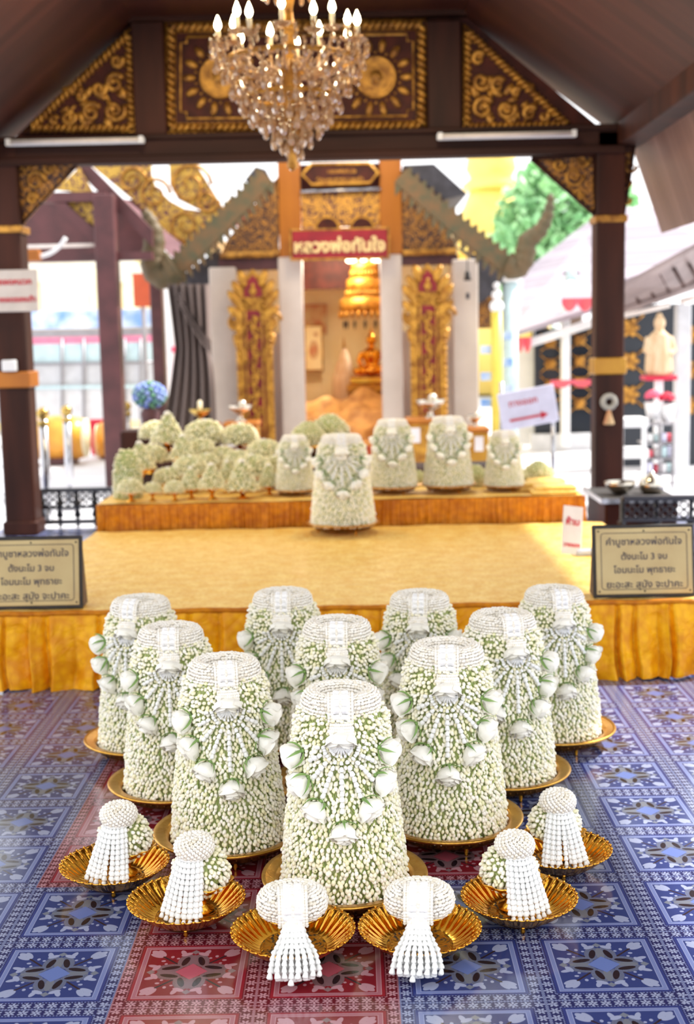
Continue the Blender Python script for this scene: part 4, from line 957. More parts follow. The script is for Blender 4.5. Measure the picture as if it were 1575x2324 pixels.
OFFER = [  # kind, px centre, py of mound base, px width, Y, stand foot height z, where
    ('dome', 297, 1118, 60, 7.26, TT, 'at the front left corner of the altar table'), ('dome', 346, 1118, 42, 7.28, TT, 'second along the front edge from the left corner'),
    ('dome', 396, 1118, 48, 7.27, TT, 'with a big white knot, third along the front edge'), ('cone', 434, 1110, 56, 7.34, TT, 'fourth along the front edge of the altar table'),
    ('cone', 481, 1108, 64, 7.30, TT, 'on the tallest stand, left of the low wide mound'), ('cone', 551, 1132, 78, 7.32, TT, 'low and wide, left of the small jasmine cone'),
    ('cone', 612, 1126, 58, 7.46, TT, 'tucked behind the small jasmine cone'), ('arch', 292, 1130, 66, 7.46, TT, 'standing at the left end of the altar table'),
    ('dome', 382, 1096, 68, 7.60, TT, 'in the second row above the knotted mound'), ('dome', 432, 1076, 84, 7.66, TT, 'in the second row above the fourth front mound'),
    ('cone', 516, 1092, 52, 7.60, TT, 'in the second row on a thin gold stem'), ('dome', 572, 1078, 92, 7.66, TT, 'in the second row, above the low wide mound'),
    ('dome', 345, 1046, 74, 8.15, 0.52, 'in the third row, furthest left'), ('dome', 455, 1030, 70, 8.15, 0.52, 'in the third row below the tall pair'),
    ('dome', 505, 1044, 60, 8.15, 0.52, 'in the third row right of the tall pair'), ('dome', 600, 1040, 84, 8.15, 0.52, 'in the third row left of the small jasmine cone'),
    ('cone', 318, 1062, 70, 7.85, TT, 'squeezed in behind the tall arched mound'), ('dome', 470, 1062, 66, 7.90, TT, 'right behind the fourth front mound'),
    ('dome', 540, 1056, 70, 7.90, TT, 'behind the second-row mound over the low wide one'), ('cone', 415, 1040, 64, 8.00, TT, 'left of the tall pair in the third row'), ('dome', 625, 1066, 64, 7.85, TT, 'beyond the mound beside the small jasmine cone'),
    ('cone', 382, 1004, 78, 8.62, 0.62, 'topmost on the left, on a gold stand'), ('dome', 352, 992, 72, 8.75, 0.62, 'topmost at the far left, under the blue flowers'),
    ('dome', 464, 1000, 92, 8.62, 0.62, 'topmost beside the grey curtain'), ('dome', 545, 1018, 84, 8.62, 0.62, 'topmost below the left silver bowl')]
for kind, px, py, w, Y, z0, wh in OFFER:
    p = at(px, py, Y); wm = w * 0.95 / 2925 * Y / 0.985 / 2; R = {'dome': 0.112, 'cone': 0.1, 'arch': 0.092}[kind]
    h = max(0.06, p.z - z0 + 0.012); stand_thing((p.x, Y, z0), wm * 0.96, h, 'gold stand under the mound ' + wh) if kind != 'arch' else None
    mound_thing(kind, (p.x, Y, z0 + h * 0.93 if kind != 'arch' else z0), wm / R, '%s jasmine mound %s' % (KN[kind], wh))
for px, py, w, Y, z0, wh in ((700, 1012, 72, 8.3, 0.52, 'behind and left of the platform cone'), (748, 1004, 84, 8.45, 0.52, 'tallest behind the platform cone'), (716, 1072, 46, 7.75, TT, 'peeping out between the platform cone and the small jasmine cone'),
        (948, 1075, 44, 7.8, TT, 'between the two cones right of the platform cone'), (1078, 1105, 62, 7.7, TT, 'between the two right-hand altar cones'), (1178, 1108, 48, 7.75, TT, 'behind the cone at the right end'), (1222, 1098, 64, 7.8, TT, 'at the right end of the altar table')):
    p = at(px, py, Y); zb = z0
    if z0 > TT + 0.01: zb = p.z; stand_thing((p.x, Y, z0), w / 2925 * Y / 2 * 0.9, p.z - z0 + 0.006, 'gold stand under the bushy bunch ' + wh)
    mound_thing('bush', (p.x, Y, zb), (w / 2925 * Y / 2) / 0.13, 'round bushy jasmine bunch ' + wh)
for i, (px, py, Y, w) in enumerate(((1225, 1118, 7.45, 0.30), (1262, 1134, 7.27, 0.26), (1292, 1116, 7.6, 0.24))):
    p = at(px, py, Y); t = thing('folded_brocade', ('folded gold brocade pile behind the others at the right end of the altar table', 'folded gold brocade pile hanging at the front right corner of the altar table', 'folded gold brocade pile furthest right on the altar table')[i], 'folded cloth', (min(p.x, 1.12), Y, TT), 0, 'folded brocade at the right end of the altar')
    part('lower_fold', box((0, 0, 0.012), (w, 0.16, 0.022), 0.008), M['topcloth'], t); part('upper_fold', box((0.01, 0.01, 0.034), (w * 0.9, 0.15, 0.022), 0.008), M['topcloth'], t)
# ------------------------------------------------------------------ the shrine hall behind the altar
SY = 13.0
sh = thing('shrine_building', 'shrine hall with white columns, gold posts and carved naga bargeboards behind the altar', 'shrine', (0, SY, 0))
def sp(g): return mv(g, (0, -SY, 0))
for x0, x1, yt in ((636, 690, 583), (866, 915, 577), (480, 541, 606), (1028, 1086, 588)):
    a, b = at(x0, 800, SY), at(x1, 800, SY); z = at((x0 + x1) / 2, yt, SY).z
    part('white_column', sp(box(((a.x + b.x) / 2, SY + 0.12, z / 2), (b.x - a.x, 0.24, z), 0.012)), M['column'], sh, False)
for x0, x1, y1 in ((632, 682, 585), (862, 912, 578)):
    part('gold_post', sp(pbox(x0, 340, x1, y1, SY + 0.02, 0.2, 0.01)), M['yellowpost'], sh, False)
for x0, x1, yt in ((541, 560, 757), (600, 640, 757), (915, 945, 752), (1004, 1030, 750)):
    z = at(x0, yt, SY + 0.3).z; a, b = at(x0, 800, SY + 0.3), at(x1, 800, SY + 0.3)
    part('low_pilaster', sp(box(((a.x + b.x) / 2, SY + 0.4, z / 2), (b.x - a.x + 0.05, 0.16, z), 0.006)), M['column'], sh, False)
for x0, x1, yt in ((538, 640, 606), (913, 1032, 594)):
    z = at(x0, yt, SY + 0.5).z; z0 = at(x0, 762, SY + 0.5).z; a, b = at(x0, 800, SY + 0.5), at(x1, 800, SY + 0.5)
    part('yellow_side_wall', sp(box(((a.x + b.x) / 2, SY + 0.56, (z + 0) / 2), (b.x - a.x, 0.06, z))), M['yellowwall'], sh, False)
part('red_frieze', sp(pbox(496, 586, 640, 612, SY + 0.05, 0.2)), M['postred'], sh, False); part('red_frieze', sp(pbox(910, 580, 1040, 600, SY + 0.05, 0.2)), M['postred'], sh, False)
part('side_pediment', sp(pprism([(632, 400), (632, 586), (497, 590), (515, 545), (560, 490), (600, 435)], SY + 0.05, 0.15)), M['carvefine'], sh, False)
part('side_pediment', sp(pprism([(913, 400), (950, 450), (1010, 510), (1036, 560), (1036, 580), (913, 582)], SY + 0.05, 0.15)), M['carvefine'], sh, False)
for p, q in (((500, 580), (634, 575)), ((914, 574), (1036, 569))): part('gold_sill', sp(tube([at(*p, SY), at(*q, SY)], 0.03, 6)), M['goldold'], sh, False)
ab = part('carved_arch_board', sp(pbox(684, 438, 864, 515, SY + 0.06, 0.06)), M['carve'], sh, False)
for x in (743, 822): part('arch_opening', sp(mv(lathe([(0.11, 0), (0.11, 0.03)], 24), at(x, 520, SY + 0.05), rot('X', PI / 2))), M['panelred'], ab, False)
for x in (743, 822): part('arch_rim', sp(mv(ring_core(0.115, 0.115, 0.014, 0.014, 0), at(x, 520, SY + 0.03), rot('X', PI / 2))), M['goldpaint'], ab)
part('dark_header', sp(pbox(682, 372, 864, 440, SY + 0.12, 0.06)), M['panelred'], sh, False)
part('pipe_rail', sp(tube([at(682, 435, SY - 0.02), at(864, 428, SY - 0.02)], 0.017, 8)), M['steel'], sh)
# interior of the shrine
part('back_wall', sp(pbox(520, 560, 990, 1080, 16.6, 0.1)), M['yellowwall'], sh, False)
part('inner_ceiling', sp(box((-0.15, 15.1, 2.66), (2.3, 3.2, 0.06))), M['deepred'], sh, False)
part('ceiling_beam', sp(pbox(560, 560, 1000, 655, 15.4, 0.15)), M['panelred'], sh, False)
part('inner_side_wall', sp(box((-1.40, 15.1, 1.2), (0.08, 3.2, 2.4))), M['yellowwall'], sh, False); part('inner_side_wall', sp(box((1.06, 15.1, 1.2), (0.08, 3.2, 2.4))), M['yellowwall'], sh, False)
part('inner_floor', sp(box((-0.16, 14.8, 0.06), (2.4, 3.5, 0.12))), M['deepred'], sh, False)
# roof slopes with bargeboards
def barge(pin, pout, curl, name):
    Y = 12.4; c = 46; (x0, y0), (x1, y1) = pin, pout; L = math.hypot(x1 - x0, y1 - y0); ux, uy = (x1 - x0) / L, (y1 - y0) / L; nx, ny = -uy, ux
    if ny < 0: nx, ny = -nx, -ny
    n = 12; top = []; bot = []
    for i in range(n + 1):
        t = i / n; sag = -14 * math.sin(PI * t); x, y = x0 + (x1 - x0) * t, y0 + (y1 - y0) * t - sag * 0.4; top.append((x - nx * 19, y - ny * 19)); bot.append((x + nx * 19, y + ny * 19))
    b = part('bargeboard', sp(pprism(top + bot[::-1], Y, 0.12)), M['greenpaint'], sh, False)
    for i in range(15):
        te = MB()                                    # hanging leaf teeth below, upright flames above
        t = (i + 0.5) / 15; x, y = x0 + (x1 - x0) * t, y0 + (y1 - y0) * t + 5 * math.sin(PI * t)
        part('leaf_tooth', sp(pprism([(x + nx * 18 - ux * 11, y + ny * 18 - uy * 11), (x + nx * 18 + ux * 11, y + ny * 18 + uy * 11), (x + nx * 42 + ux * 10, y + ny * 42 + uy * 10)], Y + 0.01, 0.08)), M['greenpaint'], b, False)
        part('flame_tooth', sp(pprism([(x - nx * 18 - ux * 9, y - ny * 18 - uy * 9), (x - nx * 32 - ux * 4, y - ny * 32 - uy * 4), (x - nx * 18 + ux * 9, y - ny * 18 + uy * 9)], Y + 0.01, 0.08)), M['greenpaint'], b, False)
    P = [at(x, y, Y + 0.06) for x, y in curl]; q = []
    for i in range(len(P) - 1):
        for k in range(5): q.append(P[i].lerp(P[i + 1], k / 5))
    q.append(P[-1]); q = [Vector(v) for v in q]
    for _ in range(3): q = [q[0]] + [(q[i - 1] + q[i] * 2 + q[i + 1]) / 4 for i in range(1, len(q) - 1)] + [q[-1]]
    m = len(q); part('naga_finial', sp(tube(q, [(0.16 if name == 'l' else 0.115) * (1 - 0.85 * (i / m) ** 1.4) + 0.012 * (i % 3 == 0) for i in range(m)], 10)), M['naga'], b)
    return b
barge((606, 398), (392, 612), [(400, 606), (372, 624), (350, 612), (348, 575), (352, 530), (338, 495), (326, 478)], 'l')
barge((908, 398), (1158, 606), [(1148, 600), (1172, 612), (1192, 585), (1195, 545), (1222, 530), (1240, 500), (1248, 468), (1250, 440)], 'r')
for pts in ([(603, 385), (580, 378), (556, 408), (580, 425)], [(915, 375), (985, 372), (1060, 440), (1010, 452)]):
    part('roof_slope', sp(pprism(pts, 12.62, 2.6)), M['slate'], sh, False)
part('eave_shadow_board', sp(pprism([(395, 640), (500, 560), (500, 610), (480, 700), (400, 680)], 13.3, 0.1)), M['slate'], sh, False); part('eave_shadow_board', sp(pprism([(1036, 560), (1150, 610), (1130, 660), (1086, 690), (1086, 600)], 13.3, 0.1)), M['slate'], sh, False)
part('side_wall_panel', sp(pbox(452, 640, 482, 1010, 13.4, 0.1)), M['carvefine'], sh, False); part('side_wall_panel', sp(pbox(1084, 640, 1132, 745, 13.4, 0.1)), M['carvefine'], sh, False)

rs = thing('name_sign', 'red signboard with cream Thai lettering over the shrine doorway', 'sign', tuple(at(771, 554, 12.86)))
part('board', box((0, 0, 0), (0.93, 0.05, 0.27), 0.006), M['deepred'], rs, False)
fr = MB()
for c, s in (((0, 0, 0.142), (0.98, 0.06, 0.02)), ((0, 0, -0.142), (0.98, 0.06, 0.02)), ((-0.478, 0, 0), (0.02, 0.06, 0.3)), ((0.478, 0, 0), (0.02, 0.06, 0.3))): fr.add(box(c, s, 0.004))
part('gold_frame', fr, M['goldold'], rs, False); text('หลวงพ่อทันใจ', 0.89, M['creamtext'], (0, -0.035, -0.025), PI / 2, rs, 0.045)
pq = thing('plaque', 'maroon plaque with a gold octagonal border high between the gold posts', 'plaque', tuple(at(771, 398, 12.95)))
o = np.array(at(771, 398, 12.95)); oc = [np.array(at(x, y, 12.95)) - o for x, y in ((704, 372), (840, 370), (862, 392), (842, 416), (705, 420), (682, 396))]
part('board', prism(oc[::-1], (0, 0.04, 0)), M['panelred'], pq, False); part('gold_border', tube([p * 0.96 + (0, -0.01, 0) for p in oc + oc[:1]], 0.016, 6), M['goldpaint'], pq)
text('หลวงพ่อทันใจ', 0.28, M['goldold'], (0.02, -0.01, 0.035), PI / 2, pq, 0.02); text('วัดพระธาตุดอยคำ', 0.46, M['goldold'], (0.0, -0.01, -0.045), PI / 2, pq, 0.02)

def door_panel(xc, yt, label):
    Y = 12.85; p0 = at(xc, 1015, Y); t = thing('gilt_name_board', label, 'carved board', (p0.x, Y, 0)); k = Y / 2925
    zt = at(xc, yt, Y).z; hw = 37 * k
    zs = at(xc, yt + 95, Y).z
    part('panel_board', box((0, 0.02, zs / 2), (hw * 2 - 0.03, 0.05, zs)), M['deepred'], t, False)
    mb = MB()
    for s in (-1, 1): mb.add(box((s * (hw - 0.02), 0, zs / 2), (0.075, 0.08, zs), 0.01)); mb.add(box((s * (hw - 0.085), -0.01, zs / 2), (0.018, 0.06, zs)))
    part('side_rail', mb, M['goldpaint'], t, False)
    bd = MB()
    for s in (-1, 1):
        for i in range(22): bd.add(ball((s * hw, -0.045, 0.2 + i * (zs - 0.25) / 22), (0.022, 0.018, 0.026), 7, 5))
    part('bead_row', bd, M['goldpaint'], t)
    cr = part('crown_panel', prism([(-hw * 1.0, 0, zs - 0.02), (hw * 1.0, 0, zs - 0.02), (hw * 1.15, 0, zs + 0.12), (hw * 0.85, 0, zs + 0.24), (hw * 0.5, 0, zt - 0.08), (0, 0, zt), (-hw * 0.5, 0, zt - 0.08), (-hw * 0.85, 0, zs + 0.24), (-hw * 1.15, 0, zs + 0.12)], (0, 0.06, 0)), M['goldpaint'], t, False)
    part('red_niche', prism([(-0.095, -0.015, zt - 0.27), (0.095, -0.015, zt - 0.27), (0.075, -0.015, zt - 0.14), (0, -0.015, zt - 0.06), (-0.075, -0.015, zt - 0.14)], (0, 0.015, 0)), M['deepred'], cr, False)
    part('niche_figure', join(ball((0, -0.03, zt - 0.22), (0.04, 0.02, 0.04), 8, 6), ball((0, -0.03, zt - 0.165), (0.02, 0.02, 0.025), 8, 6)), M['goldpaint'], cr)
    fl = MB()
    for s in (-1, 1):
        for i, (dx, dz, a, l) in enumerate(((1.25, 0.10, 0.9, 0.13), (1.1, 0.2, 1.1, 0.11), (0.75, 0.31, 1.2, 0.09), (1.3, -0.02, 0.7, 0.10), (1.2, -0.16, 0.9, 0.10), (1.15, -0.32, 1.2, 0.11), (0.9, -0.42, 1.4, 0.10))):
            fl.add(mv(ball((0, 0, 0), (l, 0.03, 0.045), 8, 5), (s * hw * dx * 0.84, -0.02, zs + dz), rot('Y', -s * a if s > 0 else a + PI)))
        fl.add(scroll(s * hw * 1.05, zs - 0.10, 0.10, 1.5, s, -0.03, 0.02)); fl.add(scroll(s * hw * 0.6, zs + 0.05, 0.08, 1.4, -s, -0.03, 0.018))
    part('flame_carving', fl, M['goldpaint'], cr)
    sc = MB(); rr = random.Random(xc)
    for i in range(15):
        z = 0.18 + i * (zs - 0.2) / 15; s = 1 if i % 2 else -1
        sc.add(scroll(s * 0.018, z, 0.045, 1.3, s, -0.02, 0.016, rr.uniform(0, 3))); sc.add(mv(ball((0, 0, 0), (0.05, 0.015, 0.016), 7, 5), (-s * 0.02, -0.02, z + 0.045), rot('Y', rr.uniform(-.8, .8))))
    part('gilt_characters', sc, M['goldpaint'], t)
door_panel(585, 610, 'tall gilt carved panel with crowned top on the left of the shrine doorway')
door_panel(975, 598, 'tall gilt carved panel with crowned top on the right of the shrine doorway')
# figures and furnishings inside
def figure(name, label, cat, loc, g, m, voxel, group=None):
    mb = MB()
    for e in g: mb.add(e)
    o = part(name, mb, m); o.location = loc; tag(o, label, cat, group)
    md = o.modifiers.new('skin', 'REMESH'); md.mode = 'VOXEL'; md.voxel_size = voxel; md.use_smooth_shade = True
    return o
bp = at(844, 852, 15.6)
bs = [ball((0, 0, 0.06), (0.19, 0.13, 0.065), 16, 8), mv(ball((0, 0, 0), (0.10, 0.07, 0.055), 12, 8), (0.13, -0.05, 0.055)), mv(ball((0, 0, 0), (0.10, 0.07, 0.055), 12, 8), (-0.13, -0.05, 0.055)), lathe([(0.095, 0.05), (0.085, 0.14), (0.11, 0.23), (0.115, 0.28), (0.07, 0.325), (0.035, 0.34), (0.035, 0.38)], 16),
      ball((0, -0.005, 0.425), (0.058, 0.06, 0.07), 14, 10), ball((0, 0, 0.495), (0.03, 0.03, 0.028), 10, 6), lathe([(0.014, 0.51), (0.016, 0.53), (0.003, 0.585)], 8), ball((0, -0.062, 0.42), (0.010, 0.012, 0.016), 6, 4)]
for s in (-1, 1):
    bs.append(tube([(s * 0.11, 0, 0.275), (s * 0.155, -0.01, 0.18), (s * 0.12, -0.08, 0.10), (s * 0.04 if s > 0 else s * 0.15, -0.12, 0.085)], [0.036, 0.032, 0.026, 0.02], 10)); bs.append(ball((s * 0.058, 0.0, 0.42), (0.008, 0.014, 0.03), 6, 5))
figure('seated_buddha_statue', 'golden seated Buddha statue inside the shrine doorway', 'statue', (bp.x, 15.6, bp.z), bs, M['gold'], 0.012)
al = thing('gold_altar', 'gold stepped altar base under the seated statue', 'altar', (at(836, 870, 15.6).x, 15.6, 0)); zt = bp.z
part('upper_tier', box((0, 0, zt - 0.05), (0.44, 0.36, 0.09), 0.015), M['gold'], al, False); part('middle_tier', box((0, 0, zt - 0.15), (0.52, 0.42, 0.10), 0.015), M['goldpaint'], al, False); part('lower_tier', box((0, 0, (zt - 0.2) / 2), (0.48, 0.4, zt - 0.2), 0.015), M['goldpaint'], al, False)
def stuff_cloth(u, v):
    x = -0.95 + 1.5 * u; z0 = 0.60 + 0.16 * math.exp(-((u - 0.12) / 0.15) ** 2) + 0.10 * math.exp(-((u - 0.7) / 0.3) ** 2)
    return (x, 15.2 - 0.75 * v + 0.05 * math.sin(9 * x + 7 * v), z0 * (1 - v * 0.95) + 0.05 * math.sin(14 * x + 5 * v) * (1 - v) + 0.03 * math.sin(23 * v + 4 * x))
tag(part('draped_gold_cloth', grid(stuff_cloth, 40, 24), M['rock']), 'rumpled gold cloth heaped across the lower part of the shrine doorway', 'cloth')
st = thing('stupa_cone', 'pale pointed cone shrine beside the seated statue', 'stupa', (at(782, 852, 16.1).x, 16.1, 0.1)); zz = at(782, 856, 16.1).z - 0.1; zh = at(782, 765, 16.1).z - 0.1
part('cone_body', lathe([(0.16, 0.0), (0.16, zz - 0.03), (0.145, zz), (0.10, zz + (zh - zz) * 0.32), (0.05, zz + (zh - zz) * 0.6), (0.02, zz + (zh - zz) * 0.72)], 24), M['cream'], st); part('spire', lathe([(0.02, zz + (zh - zz) * 0.72), (0.012, zz + (zh - zz) * 0.85), (0.003, zh)], 12), M['goldold'], st)
hl = thing('tiered_lamp', 'gold tiered canopy lamp glowing above the seated statue', 'hanging lamp', tuple(at(826, 590, 15.0)))
for k, (r, z0, z1) in enumerate(((0.15, -0.13, -0.02), (0.21, -0.36, -0.20), (0.29, -0.60, -0.42))):
    pt = part('canopy_tier', lathe([(r * 0.8, z1), (r, z1 - 0.03), (r * 1.02, z0), (r * 0.98, z0), (r * 0.94, z1 - 0.04)], 32, cap=False), M['goldpaint'], hl); fg = MB()
    for i in range(24): fg.add(ball((r * math.cos(i * PI / 12), r * math.sin(i * PI / 12), z0 - 0.02), (0.022, 0.022, 0.04), 6, 5))
    part('leaf_fringe', fg, M['goldpaint'], pt)
part('rod', tube([(0, 0, -0.6), (0, 0, 0.25)], 0.015, 8), M['goldpaint'], hl)
for i in range(12): part('hanging_bell', mv(lathe([(0.004, 0.04), (0.018, 0.0), (0.004, -0.06)], 6), (0.24 * math.cos(i * PI / 6), 0.24 * math.sin(i * PI / 6), -0.72)), M['darksteel'], hl)
for i in range(8): part('bulb', ball((0.17 * math.cos(i * PI / 4), 0.17 * math.sin(i * PI / 4), 0.01), 0.04, 8, 6), M['bulbwarm'], hl)
ps = thing('framed_picture', 'pale framed picture on the shrine wall left of the statue', 'picture', tuple(at(712, 790, 16.4)))
part('frame', box((0, 0, 0), (0.24, 0.04, 0.58), 0.008), M['goldold'], ps, False); part('picture_sheet', box((0, -0.022, 0), (0.20, 0.006, 0.54)), M['yellowwall'], ps, False); part('painted_form', join(ball((0, -0.026, -0.02), (0.06, 0.004, 0.12), 12, 8), ball((0.03, -0.026, 0.17), (0.03, 0.004, 0.03), 10, 6)), M['mural'], ps)
tag(part('mural_painting', pbox(690, 690, 742, 758, 16.55, 0.02), M['mural'], None, False), 'faint mural above the framed picture on the shrine wall', 'mural')
# silver and candle bowls before the shrine
def footed_bowl(px, py, Y, s, mtl, label, flame=False):
    p = at(px, py, Y); t = thing('footed_bowl', label, 'bowl', (p.x, Y, p.z))
    part('bowl', lathe([(0.075 * s, 0), (0.08 * s, 0.008 * s), (0.03 * s, 0.03 * s), (0.022 * s, 0.08 * s), (0.05 * s, 0.10 * s), (0.12 * s, 0.14 * s), (0.145 * s, 0.19 * s), (0.138 * s, 0.19 * s), (0.05 * s, 0.115 * s)], 28), mtl, t)
    if flame: part('candle', lathe([(0.02, 0.12 * s), (0.02, 0.28 * s), (0.002, 0.30 * s)], 10), M['candle'], t)
    else: part('lid_ball', mv(ball((0.02, 0, 0.2 * s), 0.045 * s, 12, 8)), mtl, t)
    return t
footed_bowl(546, 957, 11.4, 0.78, M['silver'], 'tarnished silver bowl on the cabinet before the left carved panel')
footed_bowl(977, 951, 11.4, 0.92, M['silver'], 'bright silver bowl on the yellow cabinet before the right carved panel')
footed_bowl(1078, 972, 11.6, 0.62, M['silver'], 'small silver bowl right of the yellow cabinet')
footed_bowl(455, 962, 11.4, 0.7, M['brass'], 'brass bowl with a candle before the grey curtain', True)
def cabinet(x0, y0, x1, Y, label, mt, note):
    a, b = at(x0, y0, Y), at(x1, y0, Y); t = thing('offering_cabinet', label, 'cabinet', ((a.x + b.x) / 2, Y + 0.18, 0)); w = b.x - a.x
    part('body', box((0, 0, a.z / 2 - 0.02), (w * 0.92, 0.34, a.z - 0.04), 0.01), mt, t, False); part('top', box((0, 0, a.z - 0.02), (w, 0.38, 0.04), 0.008), M['yellowpost'], t, False)
    part('notice_slip', box((note * w, -0.175, a.z - 0.14), (w * 0.4, 0.01, 0.13)), M['notice'], t, False)
cabinet(922, 952, 993, 11.2, 'yellow offering cabinet under the bright silver bowl', M['goldpaint'], -0.26)
cabinet(505, 960, 586, 11.2, 'offering cabinet under the tarnished silver bowl', M['goldold'], -0.2)
cabinet(1062, 972, 1112, 11.4, 'narrow yellow cabinet under the small silver bowl', M['brass_band'], 0.0)
cabinet(430, 965, 492, 11.2, 'low dark cabinet under the brass candle bowl', M['wood'], 0.1)
bx = thing('loudspeaker', 'small dark hanging bell with a pendant on the right white column', 'bell', tuple(at(1061, 625, 12.9)))
part('bell', lathe([(0.005, 0.05), (0.025, 0.03), (0.03, -0.02), (0.042, -0.05)], 12), M['black'], bx); part('cord', tube([(0, 0, 0.05), (0, 0, 0.2)], 0.006, 6), M['black'], bx); part('pendant', box((0, 0, -0.2), (0.035, 0.01, 0.06)), M['darksteel'], bx, False)
bx.name = 'hanging_bell'
# grey curtain bundle left of the shrine
def curtain(u, v):
    y = 645 + 345 * v; hw = 34 + 26 * abs(v - 0.42) ** 0.8 + 10 * v; xc = 432 + 10 * math.sin(3 * v) - 4; q = at(xc + (2 * u - 1) * hw, y, 12.2)
    return (q.x, 12.2 - 0.05 * math.cos(u * 34) - 0.05 * math.sin(PI * u), q.z)
ct = thing('tied_curtain', 'grey-brown curtain gathered and tied against the left side of the shrine', 'curtain', (0, 0, 0))
part('gathered_cloth', grid(curtain, 60, 24), M['curtain'], ct)
def swag(u, v):
    p = at(405, 655, 12.1).lerp(at(478, 770, 12.1), u); return (p.x, 12.1 - 0.05 * math.cos(v * 14) * math.sin(PI * u), p.z - 0.02 - 0.26 * v * (0.5 + 0.5 * math.sin(PI * u)) + 0.1 * math.sin(PI * u) * v)
part('cross_swag', grid(swag, 24, 14), M['curtain'], ct)

# ------------------------------------------------------------------ left: neighbouring pavilion and street
pv = thing('side_pavilion', 'maroon timber pavilion with a pierced gilt gable to the left of the shrine', 'pavilion', (0, 0, 0))
for x0, x1, yt, Y in ((223, 275, 440, 12.0), (342, 375, 636, 14.0)):
    a, b = at(x0 + 3, 800, Y), at(x1 - 3, 800, Y); z = at(x0, yt, Y).z; part('post', box(((a.x + b.x) / 2, Y + 0.1, z / 2), (b.x - a.x, 0.2, z), 0.01), M['postred'], pv, False)
part('cross_beam', pbox(60, 436, 240, 458, 12.1, 0.14), M['postred'], pv, False); part('lower_beam', pbox(55, 574, 345, 592, 12.1, 0.14), M['postred'], pv, False)
part('brace', pprism([(120, 462), (148, 460), (236, 540), (236, 566), (222, 560)], 12.1, 0.1), M['postred'], pv, False)
part('dark_soffit', pbox(50, 455, 352, 580, 13.2, 0.1), M['postred'], pv, False); part('white_string_light', tube([at(62, 560, 12.05), at(225, 556, 12.05)], 0.02, 6), M['tube'], pv)
part('gilt_infill', pprism([(126, 430), (180, 380), (212, 440)], 12.15, 0.06), M['carveyellow'], pv, False); part('gilt_infill', pprism([(140, 460), (218, 460), (218, 530)], 12.2, 0.06), M['carveyellow'], pv, False)
part('gable_rafter', pprism([(160, 372), (200, 372), (345, 520), (345, 560)], 12.2, 0.12), M['postred'], pv, False)
part('pink_fascia', pprism([(262, 450), (285, 452), (420, 560), (410, 600), (392, 585)], 12.9, 0.06), M['pinkpaint'], pv, False)
part('gilt_gable', pprism([(195, 366), (342, 366), (342, 392), (352, 424), (386, 456), (420, 474), (452, 478), (502, 474), (520, 450), (560, 470), (520, 520), (430, 580), (330, 478)], 13.0, 0.08), M['carveyellow'], pv, False)
part('gilt_scroll', pprism([(384, 366), (440, 366), (462, 400), (505, 470), (470, 484), (440, 470), (404, 452), (386, 420)], 13.02, 0.08), M['carveyellow'], pv, False)
for x, y, r, d in ((430, 420, 0.22, 1), (470, 455, 0.12, -1), (350, 440, 0.16, 1), (420, 510, 0.18, -1), (300, 410, 0.14, 1)): q = at(x, y, 12.98); part('raised_scroll', scroll(q.x, q.z, r, 1.7, d, 12.98, 0.018), M['goldold'], pv)
lp = thing('wall_bracket_lamp', 'white curved lamp bracket with a small yellow box near the left pillar', 'lamp', tuple(at(80, 545, 10.5)))
part('curved_arm', tube([(0.28 * math.cos(a), 0, 0.15 + 0.28 * math.sin(a)) for a in np.linspace(-2.4, -0.5, 12)], 0.018, 8), M['white'], lp); part('box', box((-0.02, 0, -0.12), (0.11, 0.1, 0.09), 0.01), M['yellowpost'], lp, False); part('post_mount', tube([(-0.2, 0, 0.15), (-0.2, 0, -0.25)], 0.025, 8), M['white'], lp)
wb = thing('hanging_notice', 'white hanging board with two lines of red writing on the left pillar', 'sign', tuple(at(40, 660, 8.98)))
part('board', box((-0.06, 0, 0), (0.40, 0.02, 0.285), 0.004), M['noticewarm'], wb, False)
text('โปรดถอดหมวก', 0.34, M['redtext'], (-0.07, -0.014, 0.06), PI / 2, wb, 0.03); text('กรุณาถอดรองเท้า', 0.36, M['redtext'], (-0.055, -0.014, -0.06), PI / 2, wb, 0.03)
tag(part('switch_box', mv(box((0, 0, 0), (0.10, 0.05, 0.08), 0.006), at(22, 830, 9.06)), M['white'], None, False), 'small white switch box above the gold band of the left pillar', 'switch box')
hs = thing('street_house', 'pale yellow house with bright windows beyond the left pavilion', 'house', (0, 0, 0))
part('wall', pbox(-420, 590, 360, 985, 21.0, 0.3), M['yellowwall'], hs, False); part('pale_gable', pprism([(50, 592), (300, 592), (340, 615), (345, 640), (50, 640)], 20.8, 0.15), M['palewall'], hs, False)
for x0, y0, x1, y1 in ((92, 612, 218, 704), (280, 630, 304, 705)):
    w = part('window', pbox(x0, y0, x1, y1, 20.7, 0.2), M['palecream'], hs, False)
part('window', pbox(178, 660, 196, 702, 20.6, 0.08), M['palecyan'], hs, False)
og = thing('orange_signboard', 'orange-brown signboard hanging beside the second maroon post', 'sign', (0, 0, 0)); part('board', pbox(302, 620, 343, 696, 17.0, 0.08), M['orangeboard'], og, False); q = at(322, 620, 17.1); part('sign_post', tube([q, (q.x, q.y, 0)], 0.03, 6), M['greysteel'], og)
bn = thing('blue_banner', 'long blue and white printed banner across the street front', 'banner', (0, 0, 0))
part('banner_sheet', pbox(-420, 708, 352, 750, 17.5, 0.03), M['bluebanner'], bn, False); part('banner_rail', pbox(-420, 751, 352, 768, 17.5, 0.08), M['greysteel'], bn, False)
for x in (-418, 62, 350): q = at(x, 708, 17.6); part('banner_post', tube([q, (q.x, q.y, 0)], 0.03, 6), M['greysteel'], bn)
sl = thing('glazed_shelter', 'white glazed shelter with a pink top band beyond the left railing', 'shelter', (0, 0, 0))
